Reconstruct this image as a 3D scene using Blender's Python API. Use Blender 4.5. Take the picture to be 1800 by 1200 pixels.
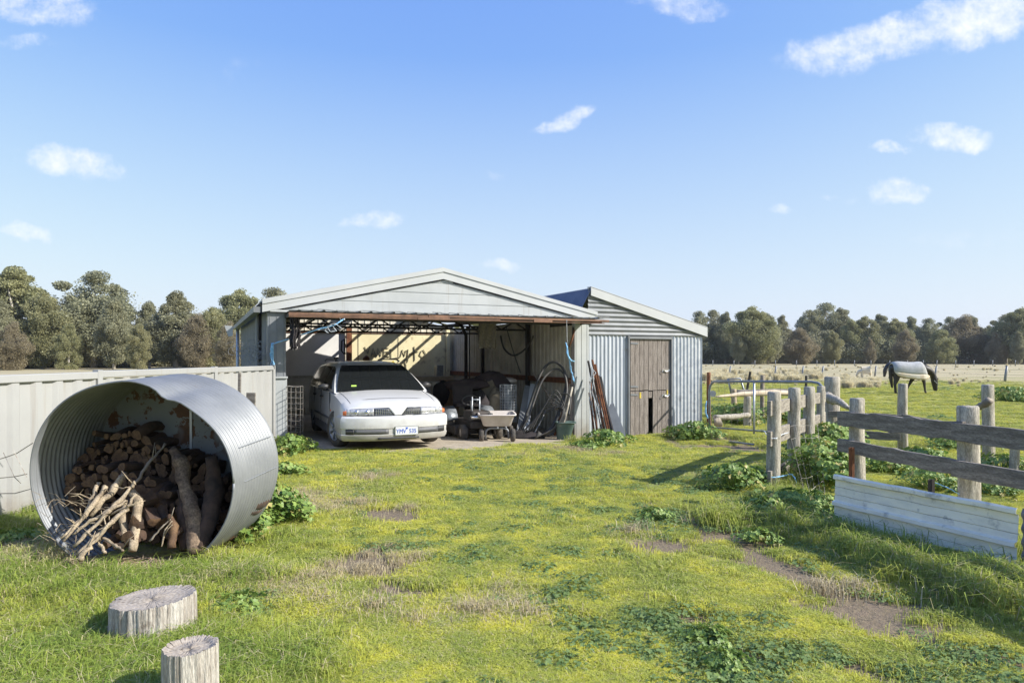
import bpy, bmesh, math, random
import numpy as np
from mathutils import Vector, Matrix
R = math.radians
for o in list(bpy.data.objects): bpy.data.objects.remove(o)
SC = bpy.context.scene
COL = SC.collection

# ------------------------------------------------------------------ camera
CAMH = 1.55
cd = bpy.data.cameras.new("camera"); cam = bpy.data.objects.new("camera", cd); COL.objects.link(cam)
cam.location = (0, 0, CAMH); cam.rotation_euler = (R(90), 0, 0)
cd.lens = 24; cd.sensor_width = 36; cd.shift_y = 25/1800; cd.clip_start = .05; cd.clip_end = 6000
SC.camera = cam

# ------------------------------------------------------------------ sun, sky, exposure
SUN_AZ, SUN_EL = 76, 34          # degrees right of straight behind the camera, degrees up
sd = Vector((math.sin(R(SUN_AZ))*math.cos(R(SUN_EL)), -math.cos(R(SUN_AZ))*math.cos(R(SUN_EL)), math.sin(R(SUN_EL))))
sl = bpy.data.lights.new("sun", 'SUN'); sl.energy = 3.4; sl.angle = R(.5); sl.color = (1, .965, .90)
so = bpy.data.objects.new("sun", sl); COL.objects.link(so); so.location = (20, -10, 30)
so.rotation_euler = sd.to_track_quat('Z', 'Y').to_euler()
SC.view_settings.view_transform = 'Standard'; SC.view_settings.look = 'None'
SC.view_settings.exposure = 1.12; SC.view_settings.gamma = 1
try:
    SC.cycles.max_bounces = 8; SC.cycles.diffuse_bounces = 4; SC.cycles.glossy_bounces = 3
    SC.cycles.transparent_max_bounces = 8
    SC.cycles.use_denoising = True
except Exception: pass

class NT:
    """small helper for node trees"""
    def __init__(s, t): s.t = t; s.n = t.nodes; s.l = t.links
    def new(s, typ, **kw):
        n = s.n.new(typ)
        for k, v in kw.items(): setattr(n, k, v)
        return n
    def put(s, sock, v):
        if v is None: return
        if hasattr(v, 'is_output'): s.l.new(v, sock)
        else: sock.default_value = v
    def math(s, op, a, b=None, c=None, clamp=False):
        n = s.new('ShaderNodeMath', operation=op, use_clamp=clamp)
        s.put(n.inputs[0], a); s.put(n.inputs[1], b)
        if c is not None: s.put(n.inputs[2], c)
        return n.outputs[0]
    def mix(s, f, a, b, bt='MIX'):
        n = s.new('ShaderNodeMix', data_type='RGBA', blend_type=bt)
        s.put(n.inputs[0], f); s.put(n.inputs[6], c4(a)); s.put(n.inputs[7], c4(b))
        return n.outputs[2]
    def ramp(s, x, a, b):
        n = s.new('ShaderNodeMapRange', interpolation_type='SMOOTHSTEP')
        s.put(n.inputs[0], x); n.inputs[1].default_value = a; n.inputs[2].default_value = b
        return n.outputs[0]
    def noise(s, vec, scale, detail=4, rough=.55, out=0, dist=0.):
        n = s.new('ShaderNodeTexNoise'); s.put(n.inputs['Vector'], vec)
        n.inputs['Scale'].default_value = scale; n.inputs['Detail'].default_value = detail
        n.inputs['Roughness'].default_value = rough; n.inputs['Distortion'].default_value = dist
        return n.outputs[out]
    def mapping(s, vec, scale=(1, 1, 1), rot=(0, 0, 0)):
        n = s.new('ShaderNodeMapping'); s.put(n.inputs[0], vec)
        n.inputs[3].default_value = scale; n.inputs[2].default_value = rot
        return n.outputs[0]
def c4(c):
    if isinstance(c, (tuple, list)) and len(c) == 3: return (*c, 1)
    return c

w = bpy.data.worlds.new("World"); SC.world = w; w.use_nodes = True
t = NT(w.node_tree); t.n.clear()
sky = t.new('ShaderNodeTexSky', sky_type='NISHITA', sun_disc=False)
sky.sun_elevation = R(SUN_EL); sky.sun_rotation = R(180-SUN_AZ)
sky.air_density = 1.0; sky.dust_density = .9; sky.ozone_density = 2.2
bg = t.new('ShaderNodeBackground'); bg.inputs[1].default_value = .15
hsv = t.new('ShaderNodeHueSaturation'); hsv.inputs['Saturation'].default_value = 1.12; t.put(hsv.inputs['Color'], sky.outputs[0])
tc = t.new('ShaderNodeTexCoord'); sep = t.new('ShaderNodeSeparateXYZ'); t.put(sep.inputs[0], tc.outputs['Generated'])
yy = t.math('MAXIMUM', sep.outputs[1], .02)
u = t.math('DIVIDE', sep.outputs[0], yy); v = t.math('DIVIDE', sep.outputs[2], yy)
cv = t.new('ShaderNodeCombineXYZ'); t.put(cv.inputs[0], u); t.put(cv.inputs[1], v)
n1 = t.noise(cv.outputs[0], 9, 5, .6, out=1)
sp = t.new('ShaderNodeSeparateXYZ'); t.put(sp.inputs[0], n1)
u2 = t.math('ADD', u, t.math('MULTIPLY', t.math('SUBTRACT', sp.outputs[0], .5), .10))
v2 = t.math('ADD', v, t.math('MULTIPLY', t.math('SUBTRACT', sp.outputs[1], .5), .06))
# world directions of the fair weather clouds: (px, py, half width, half height, tilt, strength) at 1200 units per radian-tangent
clouds = [(120,284,95,32,.1,1.0),(48,416,52,18,0,.9),(660,388,52,20,-.15,.9),(1000,206,62,15,-.35,.95),(880,471,40,16,0,.9),
          (1530,78,165,46,-.22,1.15),(1730,30,150,60,-.2,1.3),(1672,242,82,26,.05,1.2),(1570,264,30,13,0,.95),(1582,330,68,25,0,1.15),(1468,341,32,9,-.1,.6),
          (1378,369,26,11,0,.65),(80,14,100,36,.1,.95),(60,74,70,16,0,.5),(1195,6,115,24,.1,.8),(850,318,45,12,0,.3),(1700,420,120,25,0,.28),(420,130,60,40,0,.22)]
tot = None
for (px, py, a, b, tl, st) in clouds:
    du = t.math('SUBTRACT', u2, (px-900)/1200); dv = t.math('SUBTRACT', v2, (625-py)/1200)
    ca, sa = math.cos(-tl), math.sin(-tl)
    p = t.math('ADD', t.math('MULTIPLY', du, ca*1200/a), t.math('MULTIPLY', dv, sa*1200/a))
    q = t.math('ADD', t.math('MULTIPLY', du, -sa*1200/b), t.math('MULTIPLY', dv, ca*1200/b))
    r2 = t.math('ADD', t.math('MULTIPLY', p, p), t.math('MULTIPLY', q, q))
    m = t.math('MULTIPLY', t.math('SUBTRACT', 1.25, r2, clamp=True), st)
    tot = m if tot is None else t.math('MAXIMUM', tot, m)
n2 = t.noise(cv.outputs[0], 26, 7, .66)
dens = t.math('ADD', tot, t.math('MULTIPLY', t.math('SUBTRACT', n2, .54), 3.0))
dens = t.math('MULTIPLY', t.ramp(dens, -.05, 2.1), t.ramp(tot, 0, .6))
front = t.math('GREATER_THAN', sep.outputs[1], .02)
dens = t.math('MULTIPLY', dens, front)
shade = t.noise(cv.outputs[0], 30, 4, .6)
ccol = t.mix(shade, (2.95, 3.05, 3.25), (3.7, 3.72, 3.75))
ss = t.new('ShaderNodeSeparateColor'); t.put(ss.inputs[0], hsv.outputs[0]); sc_ = t.new('ShaderNodeCombineColor')
for i_, (k_, e_) in enumerate(((.80, .80), (.96, .66), (2.5, .12))): t.put(sc_.inputs[i_], t.math('MULTIPLY', t.math('POWER', ss.outputs[i_], e_), k_))
pale = t.math('MULTIPLY', t.math('POWER', t.math('SUBTRACT', 1, t.math('DIVIDE', sep.outputs[2], .40), clamp=True), 1.0), .76)
t.put(bg.inputs[0], t.mix(dens, t.mix(pale, sc_.outputs[0], (2.25, 2.55, 2.98)), ccol))
wo = t.new('ShaderNodeOutputWorld'); t.put(wo.inputs[0], bg.outputs[0])

# ------------------------------------------------------------------ helpers
def gp(px, py, z=0.):
    """ground point under pixel of the survey photo"""
    d = 1200*(CAMH-z)/(py-625); return ((px-900)/1200*d, d)
def at(px, d): return (px-900)/1200*d
def hz(py, d): return CAMH-(py-625)*d/1200
def S(s, p, z): return (-4.13+.911*s+.413*p, 12+.413*s-.911*p, z)      # along the shed front, out of it, up
def smooth(x): x = np.clip(x, 0, 1); return x*x*(3-2*x)
def gz(x, y): return -.2*smooth((.5*np.asarray(x, float)+y-10)/6)
def g(x, y): return float(gz(x, y))
def _h(i, j, s):
    n = (i*374761393+j*668265263+s*982451653) & 0xffffffff
    n = ((n ^ (n >> 13))*1274126177) & 0xffffffff
    return ((n ^ (n >> 16)) & 0xffff)/65535.
def vnoise(x, y, sc, seed=0):
    x = np.asarray(x, float)/sc; y = np.asarray(y, float)/sc
    i = np.floor(x).astype(np.int64); j = np.floor(y).astype(np.int64); a = smooth(x-i); b = smooth(y-j)
    return (_h(i, j, seed)*(1-a)+_h(i+1, j, seed)*a)*(1-b)+(_h(i, j+1, seed)*(1-a)+_h(i+1, j+1, seed)*a)*b
def fbm(x, y, sc, seed=0, o=3):
    s = 0; a = .5; t_ = 0
    for k in range(o): s = s+a*vnoise(x, y, sc/2**k, seed+k*17); t_ += a; a *= .5
    return s/t_
ORG = {}
def empty(name, loc, label=None, cat=None, group=None, rz=0):
    o = bpy.data.objects.new(name, None); COL.objects.link(o); o.location = loc; o.rotation_euler = (0, 0, rz)
    o.empty_display_size = .1; ORG[o.name] = Vector(loc); tag(o, label, cat, group); return o
def tag(o, label=None, cat=None, group=None, kind=None):
    if label: o['label'] = label
    if cat: o['category'] = cat
    if group: o['group'] = group
    if kind: o['kind'] = kind
    return o
def copy_tree(o, parent=None):
    c = o.copy(); COL.objects.link(c)
    if parent: c.parent = parent
    for ch in o.children: copy_tree(ch, c)
    return c
class MB:
    def __init__(s): s.v = []; s.f = []; s.mi = []; s.mat = 0
    def add(s, vs, fs):
        b = len(s.v); s.v.extend([tuple(map(float, p)) for p in vs]); s.f.extend([tuple(b+i for i in f) for f in fs]); s.mi.extend([s.mat]*len(fs)); return s
    def box(s, c, d, rz=0, m=None):
        x, y, z = [k/2 for k in d]; c = Vector(c)
        M_ = m if m is not None else Matrix.Rotation(rz, 3, 'Z')
        P = [M_ @ Vector((a*x, b*y, e*z))+c for a in (-1, 1) for b in (-1, 1) for e in (-1, 1)]
        return s.add(P, [(0, 1, 3, 2), (4, 6, 7, 5), (0, 4, 5, 1), (2, 3, 7, 6), (0, 2, 6, 4), (1, 5, 7, 3)])
    def bar(s, a, b, w, h, up=(0, 0, 1)):
        a = Vector(a); b = Vector(b); d = (b-a); L = d.length; d.normalize(); up = Vector(up)
        x = d.cross(up); x = x.normalized() if x.length > 1e-5 else Vector((1, 0, 0)); u_ = x.cross(d)
        m = Matrix((d, x, u_)).transposed()
        return s.box((a+b)/2, (L, w, h), m=m)
    def tube(s, pts, r, n=8, cap=True, sq=1., wob=None):
        pts = [Vector(p) for p in pts]; k = len(pts); rr = r if isinstance(r, (list, tuple)) else [r]*k
        vs = []; up = Vector((0, 0, 1)); prev = None
        for i, p in enumerate(pts):
            d = (pts[min(i+1, k-1)]-pts[max(i-1, 0)]).normalized()
            x = prev if prev is not None else (d.cross(up) if abs(d.dot(up)) < .95 else d.cross(Vector((1, 0, 0))))
            x = (x-d*x.dot(d)).normalized(); y = d.cross(x); prev = x
            for q in range(n):
                a = 2*math.pi*q/n; w_ = rr[i]*(1 if wob is None else wob(i, q))
                vs.append(p+x*math.cos(a)*w_+y*math.sin(a)*w_*sq)
        fs = [(i*n+q, i*n+(q+1) % n, (i+1)*n+(q+1) % n, (i+1)*n+q) for i in range(k-1) for q in range(n)]
        if cap: fs += [tuple(range(n-1, -1, -1)), tuple((k-1)*n+q for q in range(n))]
        return s.add(vs, fs)
    def grid(s, P, wrap=False):
        """P[i][j] points"""
        a = len(P); b = len(P[0]); vs = [p for r_ in P for p in r_]; jn = b if wrap else b-1
        return s.add(vs, [(i*b+j, i*b+(j+1) % b, (i+1)*b+(j+1) % b, (i+1)*b+j) for i in range(a-1) for j in range(jn)])
    def prism(s, poly, d):
        """poly: 3-D outline, extruded by vector d"""
        n = len(poly); d = Vector(d); P = [Vector(p) for p in poly]
        return s.add(P+[p+d for p in P], [tuple(range(n-1, -1, -1)), tuple(range(n, 2*n))]+[(i, (i+1) % n, n+(i+1) % n, n+i) for i in range(n)])
    def build(s, name, mats, parent=None, smooth_=False, loc=None, local=False, bevel=0, solid=0):
        org = Vector((0, 0, 0))
        if not local:
            if parent is not None: org = ORG.get(parent.name, Vector((0, 0, 0)))
            elif loc is not None: org = Vector(loc)
        me = bpy.data.meshes.new(name); me.from_pydata([(x-org.x, y-org.y, z-org.z) for x, y, z in s.v], [], s.f)
        mats = mats if isinstance(mats, (list, tuple)) else [mats]
        for m in mats: me.materials.append(m)
        if any(s.mi): me.polygons.foreach_set('material_index', s.mi)
        if smooth_: me.polygons.foreach_set('use_smooth', [True]*len(me.polygons))
        me.update(); o = bpy.data.objects.new(name, me); COL.objects.link(o)
        if parent is not None: o.parent = parent
        elif loc is not None: o.location = loc
        ORG[o.name] = org
        if solid: m = o.modifiers.new('solid', 'SOLIDIFY'); m.thickness = solid; m.offset = 0
        if bevel: m = o.modifiers.new('bevel', 'BEVEL'); m.width = bevel; m.segments = 2; m.limit_method = 'ANGLE'
        return o

def pmat(name, c1, c2=None, scale=6, rough=.7, metal=0, bump=0., bscale=None, stretch=(1, 1, 1), splash=None, streak=.5, c3=None, t3=(.6, .68), s3=3, det=5, spec=.5, fine=.0, coat=0, alt=None, coord='Object'):
    m = bpy.data.materials.new(name); m.use_nodes = True; t = NT(m.node_tree)
    b = t.n['Principled BSDF']; tcn = t.new('ShaderNodeTexCoord'); vec = t.mapping(tcn.outputs[coord], stretch)
    col = c4(c1)
    if c2 is not None:
        f = t.noise(vec, scale, det, .6); col = t.mix(t.ramp(f, .32, .68), c1, c2)
    if fine:
        f = t.noise(vec, scale*9, 3, .7); col = t.mix(fine, col, t.mix(t.ramp(f, .35, .65), (0, 0, 0), (1, 1, 1)), 'OVERLAY')
    if c3 is not None:
        f = t.noise(tcn.outputs[coord], s3, 6, .65); col = t.mix(t.ramp(f, *t3), col, c3)
    if splash:
        gz_ = t.new('ShaderNodeSeparateXYZ'); t.put(gz_.inputs[0], t.new('ShaderNodeNewGeometry').outputs['Position'])
        f = t.math('ADD', gz_.outputs[2], t.math('MULTIPLY', t.math('SUBTRACT', t.noise(t.new('ShaderNodeNewGeometry').outputs['Position'], 5, 5, .7), .5), .5))
        f = t.math('MULTIPLY', t.math('SUBTRACT', 1, t.ramp(f, splash[0], splash[1])), .6); col = t.mix(f, col, (.17,.13,.09))
        stx = t.noise(t.mapping(t.new('ShaderNodeNewGeometry').outputs['Position'], (9, 9, .5)), 1.3, 5, .6); col = t.mix(t.math('MULTIPLY', t.ramp(stx, .56, .78), streak), col, (.25,.21,.16))
    t.put(b.inputs['Base Color'], col)
    b.inputs['Roughness'].default_value = rough; b.inputs['Metallic'].default_value = metal
    b.inputs['Specular IOR Level'].default_value = spec
    if coat: b.inputs['Coat Weight'].default_value = coat; b.inputs['Coat Roughness'].default_value = .06
    if bump:
        bn = t.new('ShaderNodeBump'); bn.inputs['Strength'].default_value = 1; bn.inputs['Distance'].default_value = bump
        t.put(bn.inputs['Height'], t.noise(vec, bscale or scale*3, 5, .6)); t.put(b.inputs['Normal'], bn.outputs[0])
    return m
M = {}
M['cream'] = pmat('cream_steel', (.42,.435,.43), (.37,.385,.38), 2.2, .55, 0, .0006, 4, splash=(-.15, .3), c3=(.36,.34,.29), t3=(.62,.85), s3=1.4)
M['cream_dusty'] = pmat('dusty_cream_steel', (.68,.64,.54), (.52,.48,.39), 1.8, .7, 0, .001, 6, c3=(.2,.14,.08), t3=(.6,.8), s3=1.2)
M['fence_cream'] = pmat('fence_paint', (.345,.345,.335), (.305,.305,.298), 1.2, .5, 0, 0, splash=(-.05, .4), c3=(.42,.38,.3), t3=(.64,.9), s3=1)
M['trim'] = pmat('trim_paint', (.46,.47,.465), (.42,.43,.425), 2, .5)
M['galv'] = pmat('galvanised_steel', (.42,.45,.49), (.56,.58,.61), 8, .42, .45, .0004, 20, c3=(.3,.31,.33), t3=(.58,.75), s3=5)
M['galv_light'] = pmat('weathered_galvanised', (.235,.245,.255), (.18,.19,.20), 3, .5, .25, .0003, 20, c3=(.18,.175,.17), t3=(.6,.82), s3=2.5)
M['galv_old'] = pmat('stained_galvanised', (.40,.43,.47), (.50,.53,.57), 4, .5, .35, .0005, 20, c3=(.36,.34,.3), t3=(.6,.8), s3=3, stretch=(3,3,.5))
M['blue_roof'] = pmat('slate_roof_steel', (.10,.12,.17), (.14,.16,.21), 3, .5, .2)
M['rust'] = pmat('rusty_steel', (.24,.10,.045), (.13,.05,.025), 9, .85, .1, .001, 30)
M['rust_beam'] = pmat('red_oxide_steel', (.235,.125,.075), (.12,.065,.042), 5, .75, 0, .0006, 20)
M['wood_grey'] = pmat('weathered_timber', (.45,.41,.34), (.24,.215,.17), 7, .9, 0, .006, 16, stretch=(4,4,.6), fine=.35)
M['rail_grey'] = pmat('weathered_rail_timber', (.23,.205,.18), (.12,.104,.09), 6, .9, 0, .004, 14, stretch=(.8,.8,5), fine=.35)
M['wood_door'] = pmat('grey_door_boards', (.27,.235,.205), (.15,.125,.105), 9, .9, 0, .002, 14, stretch=(5,5,.45), fine=.4)
M['stump_side'] = pmat('bleached_stump_wood', (.47,.445,.40), (.26,.225,.19), 6, .9, 0, .012, 14, stretch=(7,7,.6), c3=(.13,.10,.075), t3=(.58,.7), s3=6, fine=.3)
M['stump_top'] = pmat('stump_cut_face', (.42,.37,.31), (.27,.22,.18), 6, .9, 0, .006, 30, c3=(.52,.48,.42), t3=(.5,.7), s3=7, fine=.3)
M['bark'] = pmat('gum_bark', (.30,.26,.21), (.16,.13,.10), 8, .9, 0, .006, 20)
M['stick'] = pmat('dry_stick', (.42,.34,.235), (.20,.155,.105), 8, .85, 0, .004, 20, stretch=(1.5,1.5,1.5), fine=.35)
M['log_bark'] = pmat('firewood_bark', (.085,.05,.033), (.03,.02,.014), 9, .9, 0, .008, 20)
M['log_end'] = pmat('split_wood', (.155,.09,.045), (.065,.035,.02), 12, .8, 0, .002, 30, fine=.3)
M['plank_pale'] = pmat('bare_timber', (.55,.46,.34), (.43,.35,.25), 5, .8, 0, .001, 20)
M['white_paint'] = pmat('white_car_paint', (.64,.64,.635), (.58,.58,.57), 1.5, .3, 0, 0, coat=.45, splash=(.1, .62), streak=.12)
M['glass'] = pmat('dark_car_glass', (.012,.014,.015), None, rough=.06, spec=.8)
M['lamp_glass'] = pmat('clear_lamp_lens', (.60,.60,.60), (.36,.36,.37), 22, .1, .3, spec=.8)
M['amber'] = pmat('amber_lens', (.6,.16,.05), None, rough=.15)
M['black_plastic'] = pmat('black_plastic', (.03,.03,.032), (.05,.05,.05), 5, .5)
M['grey_plastic'] = pmat('grey_trim_plastic', (.09,.09,.10), (.12,.12,.12), 5, .55)
M['tyre'] = pmat('tyre_rubber', (.045,.042,.038), (.10,.085,.07), 5, .9, 0, .002, 30)
M['chrome'] = pmat('bright_metal', (.6,.6,.6), None, rough=.25, metal=.9)
M['steel_grey'] = pmat('grey_pipe_steel', (.20,.22,.25), (.30,.32,.34), 12, .45, .5)
M['wire'] = pmat('fence_wire', (.30,.29,.27), (.2,.17,.14), 20, .5, .5)
M['rail_pale'] = pmat('pale_rail_timber', (.30,.27,.225), (.165,.145,.12), 6, .9, 0, .004, 14, stretch=(.8,.8,5), fine=.35)
M['iron_dark'] = pmat('dark_corrugated_iron', (.10,.11,.13), (.16,.17,.19), 5, .55, .2)
M['log_weathered'] = pmat('weathered_brown_log', (.24,.17,.11), (.09,.06,.042), 6, .9, 0, .008, 18, fine=.35)
M['rope_blue'] = pmat('blue_baling_twine', (.20,.48,.78), (.35,.62,.85), 30, .8)
M['rope_white'] = pmat('pale_twine', (.62,.66,.68), (.4,.42,.44), 30, .85)
M['concrete'] = pmat('dusty_concrete', (.42,.36,.28), (.32,.27,.20), 3, .9, 0, .003, 20, c3=(.20,.16,.11), t3=(.58,.75), s3=2, fine=.15)
M['panel_white'] = pmat('white_wall_panel', (.78,.76,.72), (.68,.66,.62), 1.5, .6, c3=(.35,.3,.24), t3=(.66,.8), s3=3)
M['panel_cream'] = pmat('cream_wall_panel', (.80,.72,.46), (.70,.62,.38), 2, .5, c3=(.34,.25,.13), t3=(.56,.74), s3=3)
M['graffiti'] = pmat('grey_spray_paint', (.27,.25,.18), None, rough=.8)
M['yellow'] = pmat('yellow_paint', (.60,.46,.04), (.5,.38,.04), 6, .6)
M['dark_steel'] = pmat('dark_truss_steel', (.03,.028,.026), (.05,.04,.035), 6, .7)
M['hose'] = pmat('black_poly_pipe', (.035,.035,.035), (.09,.085,.075), 3, .55)
M['tub_grey'] = pmat('grey_plastic_tub', (.62,.57,.53), (.50,.45,.41), 4, .6)
M['tub_green'] = pmat('faded_green_plastic', (.09,.14,.12), (.06,.10,.09), 4, .7, c3=(.3,.27,.2), t3=(.55,.75), s3=6)
M['dark_cloth'] = pmat('dark_canvas', (.02,.018,.018), (.035,.028,.03), 5, .95, 0, .008, 9)
M['maroon_cloth'] = pmat('maroon_blanket', (.06,.045,.045), (.04,.028,.03), 5, .95, 0, .006, 9)
M['tan_cloth'] = pmat('tan_canvas', (.24,.20,.14), (.16,.13,.09), 5, .95, 0, .006, 9)
M['carpet'] = pmat('grey_felt', (.22,.20,.16), (.13,.12,.09), 30, 1, 0, .006, 60)
M['cardboard'] = pmat('cardboard', (.33,.21,.12), (.25,.155,.09), 4, .9)
M['horse'] = pmat('black_horse_coat', (.014,.012,.011), (.03,.022,.017), 5, .55)
M['rug_grey'] = pmat('grey_horse_rug', (.42,.42,.41), (.33,.33,.32), 6, .9, 0, .01, 6)
M['rug_white'] = pmat('cream_rug_border', (.66,.60,.48), (.52,.42,.28), 6, .9)
M['wool'] = pmat('cream_animal_coat', (.78,.68,.50), (.62,.53,.38), 8, .95, 0, .01, 20)

def tank_plate_mat():
    m = bpy.data.materials.new('rust_blotched_plate'); m.use_nodes = True; t = NT(m.node_tree); b = t.n['Principled BSDF']
    tcn = t.new('ShaderNodeTexCoord'); o = tcn.outputs['Object']
    base = t.mix(t.noise(o, 5, 5), (.13,.145,.16), (.19,.205,.215))
    wv = t.noise(o, 14, 4, .6, out=1); va = t.new('ShaderNodeVectorMath', operation='MULTIPLY_ADD')
    t.put(va.inputs[0], wv); va.inputs[1].default_value = (.26, .26, .26); t.put(va.inputs[2], o)
    vo = t.new('ShaderNodeTexVoronoi'); t.put(vo.inputs[0], va.outputs[0]); vo.inputs['Scale'].default_value = 5.5
    blob = t.math('SUBTRACT', 1, t.ramp(vo.outputs['Distance'], .36, .46))
    cl = t.ramp(t.noise(o, 2.6, 2), .36, .46); blob = t.math('MULTIPLY', blob, cl)
    sp_ = t.math('MULTIPLY', t.ramp(t.noise(o, 45, 3), .62, .7), t.ramp(t.noise(o, 4, 2), .5, .6))
    f = t.math('MAXIMUM', blob, sp_)
    t.put(b.inputs['Base Color'], t.mix(f, base, t.mix(t.noise(o, 30, 3), (.035,.018,.012), (.12,.05,.02))))
    b.inputs['Roughness'].default_value = .7
    return m
M['plate'] = tank_plate_mat()
def cut_face_mat():
    m = bpy.data.materials.new('ringed_cut_face'); m.use_nodes = True; t = NT(m.node_tree); b = t.n['Principled BSDF']
    o = t.new('ShaderNodeTexCoord').outputs['Object']; s = t.new('ShaderNodeSeparateXYZ'); t.put(s.inputs[0], o)
    wv = t.new('ShaderNodeTexWave', wave_type='RINGS', rings_direction='Z'); t.put(wv.inputs[0], o); wv.inputs['Scale'].default_value = 14; wv.inputs['Distortion'].default_value = 5; wv.inputs['Detail'].default_value = 4
    c = t.mix(t.noise(o, 9, 5, .65), (.28,.235,.185), (.44,.40,.35)); c = t.mix(t.math('MULTIPLY', wv.outputs['Fac'], .35), c, (.22,.17,.13))
    ang = t.math('ARCTAN2', s.outputs[1], s.outputs[0]); cb = t.new('ShaderNodeCombineXYZ'); t.put(cb.inputs[0], t.math('MULTIPLY', ang, 5)); t.put(cb.inputs[1], t.math('MULTIPLY', t.math('POWER', t.math('ADD', t.math('MULTIPLY', s.outputs[0], s.outputs[0]), t.math('MULTIPLY', s.outputs[1], s.outputs[1])), .5), 3))
    n = t.noise(cb.outputs[0], 2.2, 3, .7); rad_ = t.math('POWER', t.math('ADD', t.math('MULTIPLY', s.outputs[0], s.outputs[0]), t.math('MULTIPLY', s.outputs[1], s.outputs[1])), .5); crack = t.math('MULTIPLY', t.math('MULTIPLY', t.ramp(n, .60, .64), t.ramp(rad_, .05, .11)), .85); c = t.mix(crack, c, (.06,.045,.035))
    st = t.ramp(t.noise(o, 5, 4), .55, .7); c = t.mix(t.math('MULTIPLY', st, .6), c, (.17,.135,.11))
    t.put(b.inputs['Base Color'], c); b.inputs['Roughness'].default_value = .9
    bn = t.new('ShaderNodeBump'); bn.inputs['Distance'].default_value = .006; t.put(bn.inputs['Height'], t.math('SUBTRACT', t.noise(o, 40, 5), crack)); t.put(b.inputs['Normal'], bn.outputs[0]); return m
M['stump_top'] = cut_face_mat()
# ------------------------------------------------------------------ ground
TRAIL = [gp(1120, 890), gp(1260, 935), gp(1400, 1010), gp(1560, 1095), gp(1720, 1160), (3.2, 3.1)]
def seg_d(x, y, a, b):
    ax, ay = a; bx, by = b; dx, dy = bx-ax, by-ay
    k = np.clip(((x-ax)*dx+(y-ay)*dy)/(dx*dx+dy*dy), 0, 1); return np.hypot(x-ax-k*dx, y-ay-k*dy)
def trail_d(x, y): return np.min([seg_d(x, y, TRAIL[i], TRAIL[i+1]) for i in range(len(TRAIL)-1)], axis=0)
DIRT = [(*gp(1300, 785, -.15), 1.3, .9), (*gp(1300, 762, -.2), 2.6, 1.9), (*gp(700, 905), .5, .45), (*gp(820, 940), .6, .25), (*gp(650, 990), .45, .5), (*gp(745, 985), .3, .25), (*gp(690, 1040), .45, .2),
        (*gp(1560, 775, -.1), 2.6, 1.1), (*gp(1740, 765, -.1), 2.6, 1.0), (*gp(1450,760,-.2), 1.5, 1.0), (*gp(1620, 1060), .5, .25), (*gp(1180, 1080), .5, .3), (*gp(1000, 1080), .5, .2), (*gp(40, 1060), .55, .3), (*gp(1350, 1150), .6, .25), (*gp(1500,1175), .4, .2), (*gp(1150, 960), .35, .3)]
def dirt_mask(x, y):
    n = fbm(x, y, .55, 3, 4); m = 0*x-.6
    for cx, cy, rx, ry in DIRT: m = np.maximum(m, 1.3-1.1*np.hypot((x-cx)/rx, (y-cy)/ry))
    m = np.clip(m, -.62+.22*smooth((x+.6)/1.2)*smooth((13-y)/3), 1.)+(n-.5)*2.3-.08
    n2 = fbm(x, y, .3, 33, 3); tr = 1.35-trail_d(x, y)/(.25+.14*vnoise(x, y, .9, 4))+(n2-.5)*2.2
    return np.clip(np.maximum(m, tr), 0, 1)
def lush_mask(x, y):
    """how tall and dark the grass stands"""
    sheet = seg_d(x, y, (2.98, 6.3), (3.9, 4.1)); m = 1.5-sheet/.75
    m = np.maximum(m, 1.15-(seg_d(x, y, (3.6, 9.2), (3.0, 7.6))/.35))
    m = np.maximum(m, 1.5-seg_d(x, y, (-3.9, 4.75), (-2.1, 4.55))/.45)
    m = np.maximum(m, 1.2-seg_d(x, y, (-4.7, 4.6), (-4.5, 8.))/.45)
    m = np.maximum(m, 1.8-np.hypot((x+2.05), (y-3.30))/.55)
    m = np.maximum(m, 1.1-np.hypot((x+1.45), (y-3.3))/.55)
    m = np.maximum(m, 1.0-np.hypot((x+1.9), (y-5.6))/.5)
    m = np.maximum(m, .9-np.hypot((x-1.6)/1.2, (y-13.4))/.8)
    n = fbm(x, y, .7, 9)
    return np.clip(m+(n-.5)*1.3, 0, 1)
def dry_mask(x, y):
    n = fbm(x, y, .9, 21, 4)
    left = np.clip((-.1-x)/1.4, 0, 1)*np.clip((9.5-y)/2, 0, 1)
    m = (n-.68)*4+left*.42
    m = np.maximum(m, 1.3-np.hypot((x+2.0)/.7, (y-6.9)/.9)+(n-.5)*3)
    far = smooth((y-38+6*(fbm(x, y, 18, 5)-.5))/14)
    return np.clip(np.maximum(m*smooth((14-y)/3), far), 0, 1)
def axis(a, b, st, lo, hi, k=1.18):
    v = list(np.arange(a, b, st)); s_ = st
    while v[-1] < hi: s_ *= k; v.append(v[-1]+s_)
    s_ = st; w_ = [a]
    while w_[-1] > lo: s_ *= k; w_.append(w_[-1]-s_)
    return np.array(sorted(set(w_[1:]+v)))
xs = axis(-7.5, 9, .07, -1600, 1600, 1.12); ys = axis(1.6, 18, .07, -60, 3200, 1.1)
X, Y = np.meshgrid(xs, ys); near = smooth((22-Y)/6)*smooth((12-np.abs(X))/3)
Z = gz(X, Y)+near*(.05*(fbm(X, Y, 1.1, 2)-.5)+.022*(fbm(X, Y, .25, 7)-.5))-.02*dirt_mask(X, Y)*near
slab_poly = [S(-.1, .2, 0), (-3.55, 11.2, 0), (-2.2, 10.85, 0), (-1.2, 10.6, 0), (.0, 11.45, 0), (.75, 12.3, 0), (1.15, 13.2, 0), S(5.95, .2, 0)]
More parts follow.
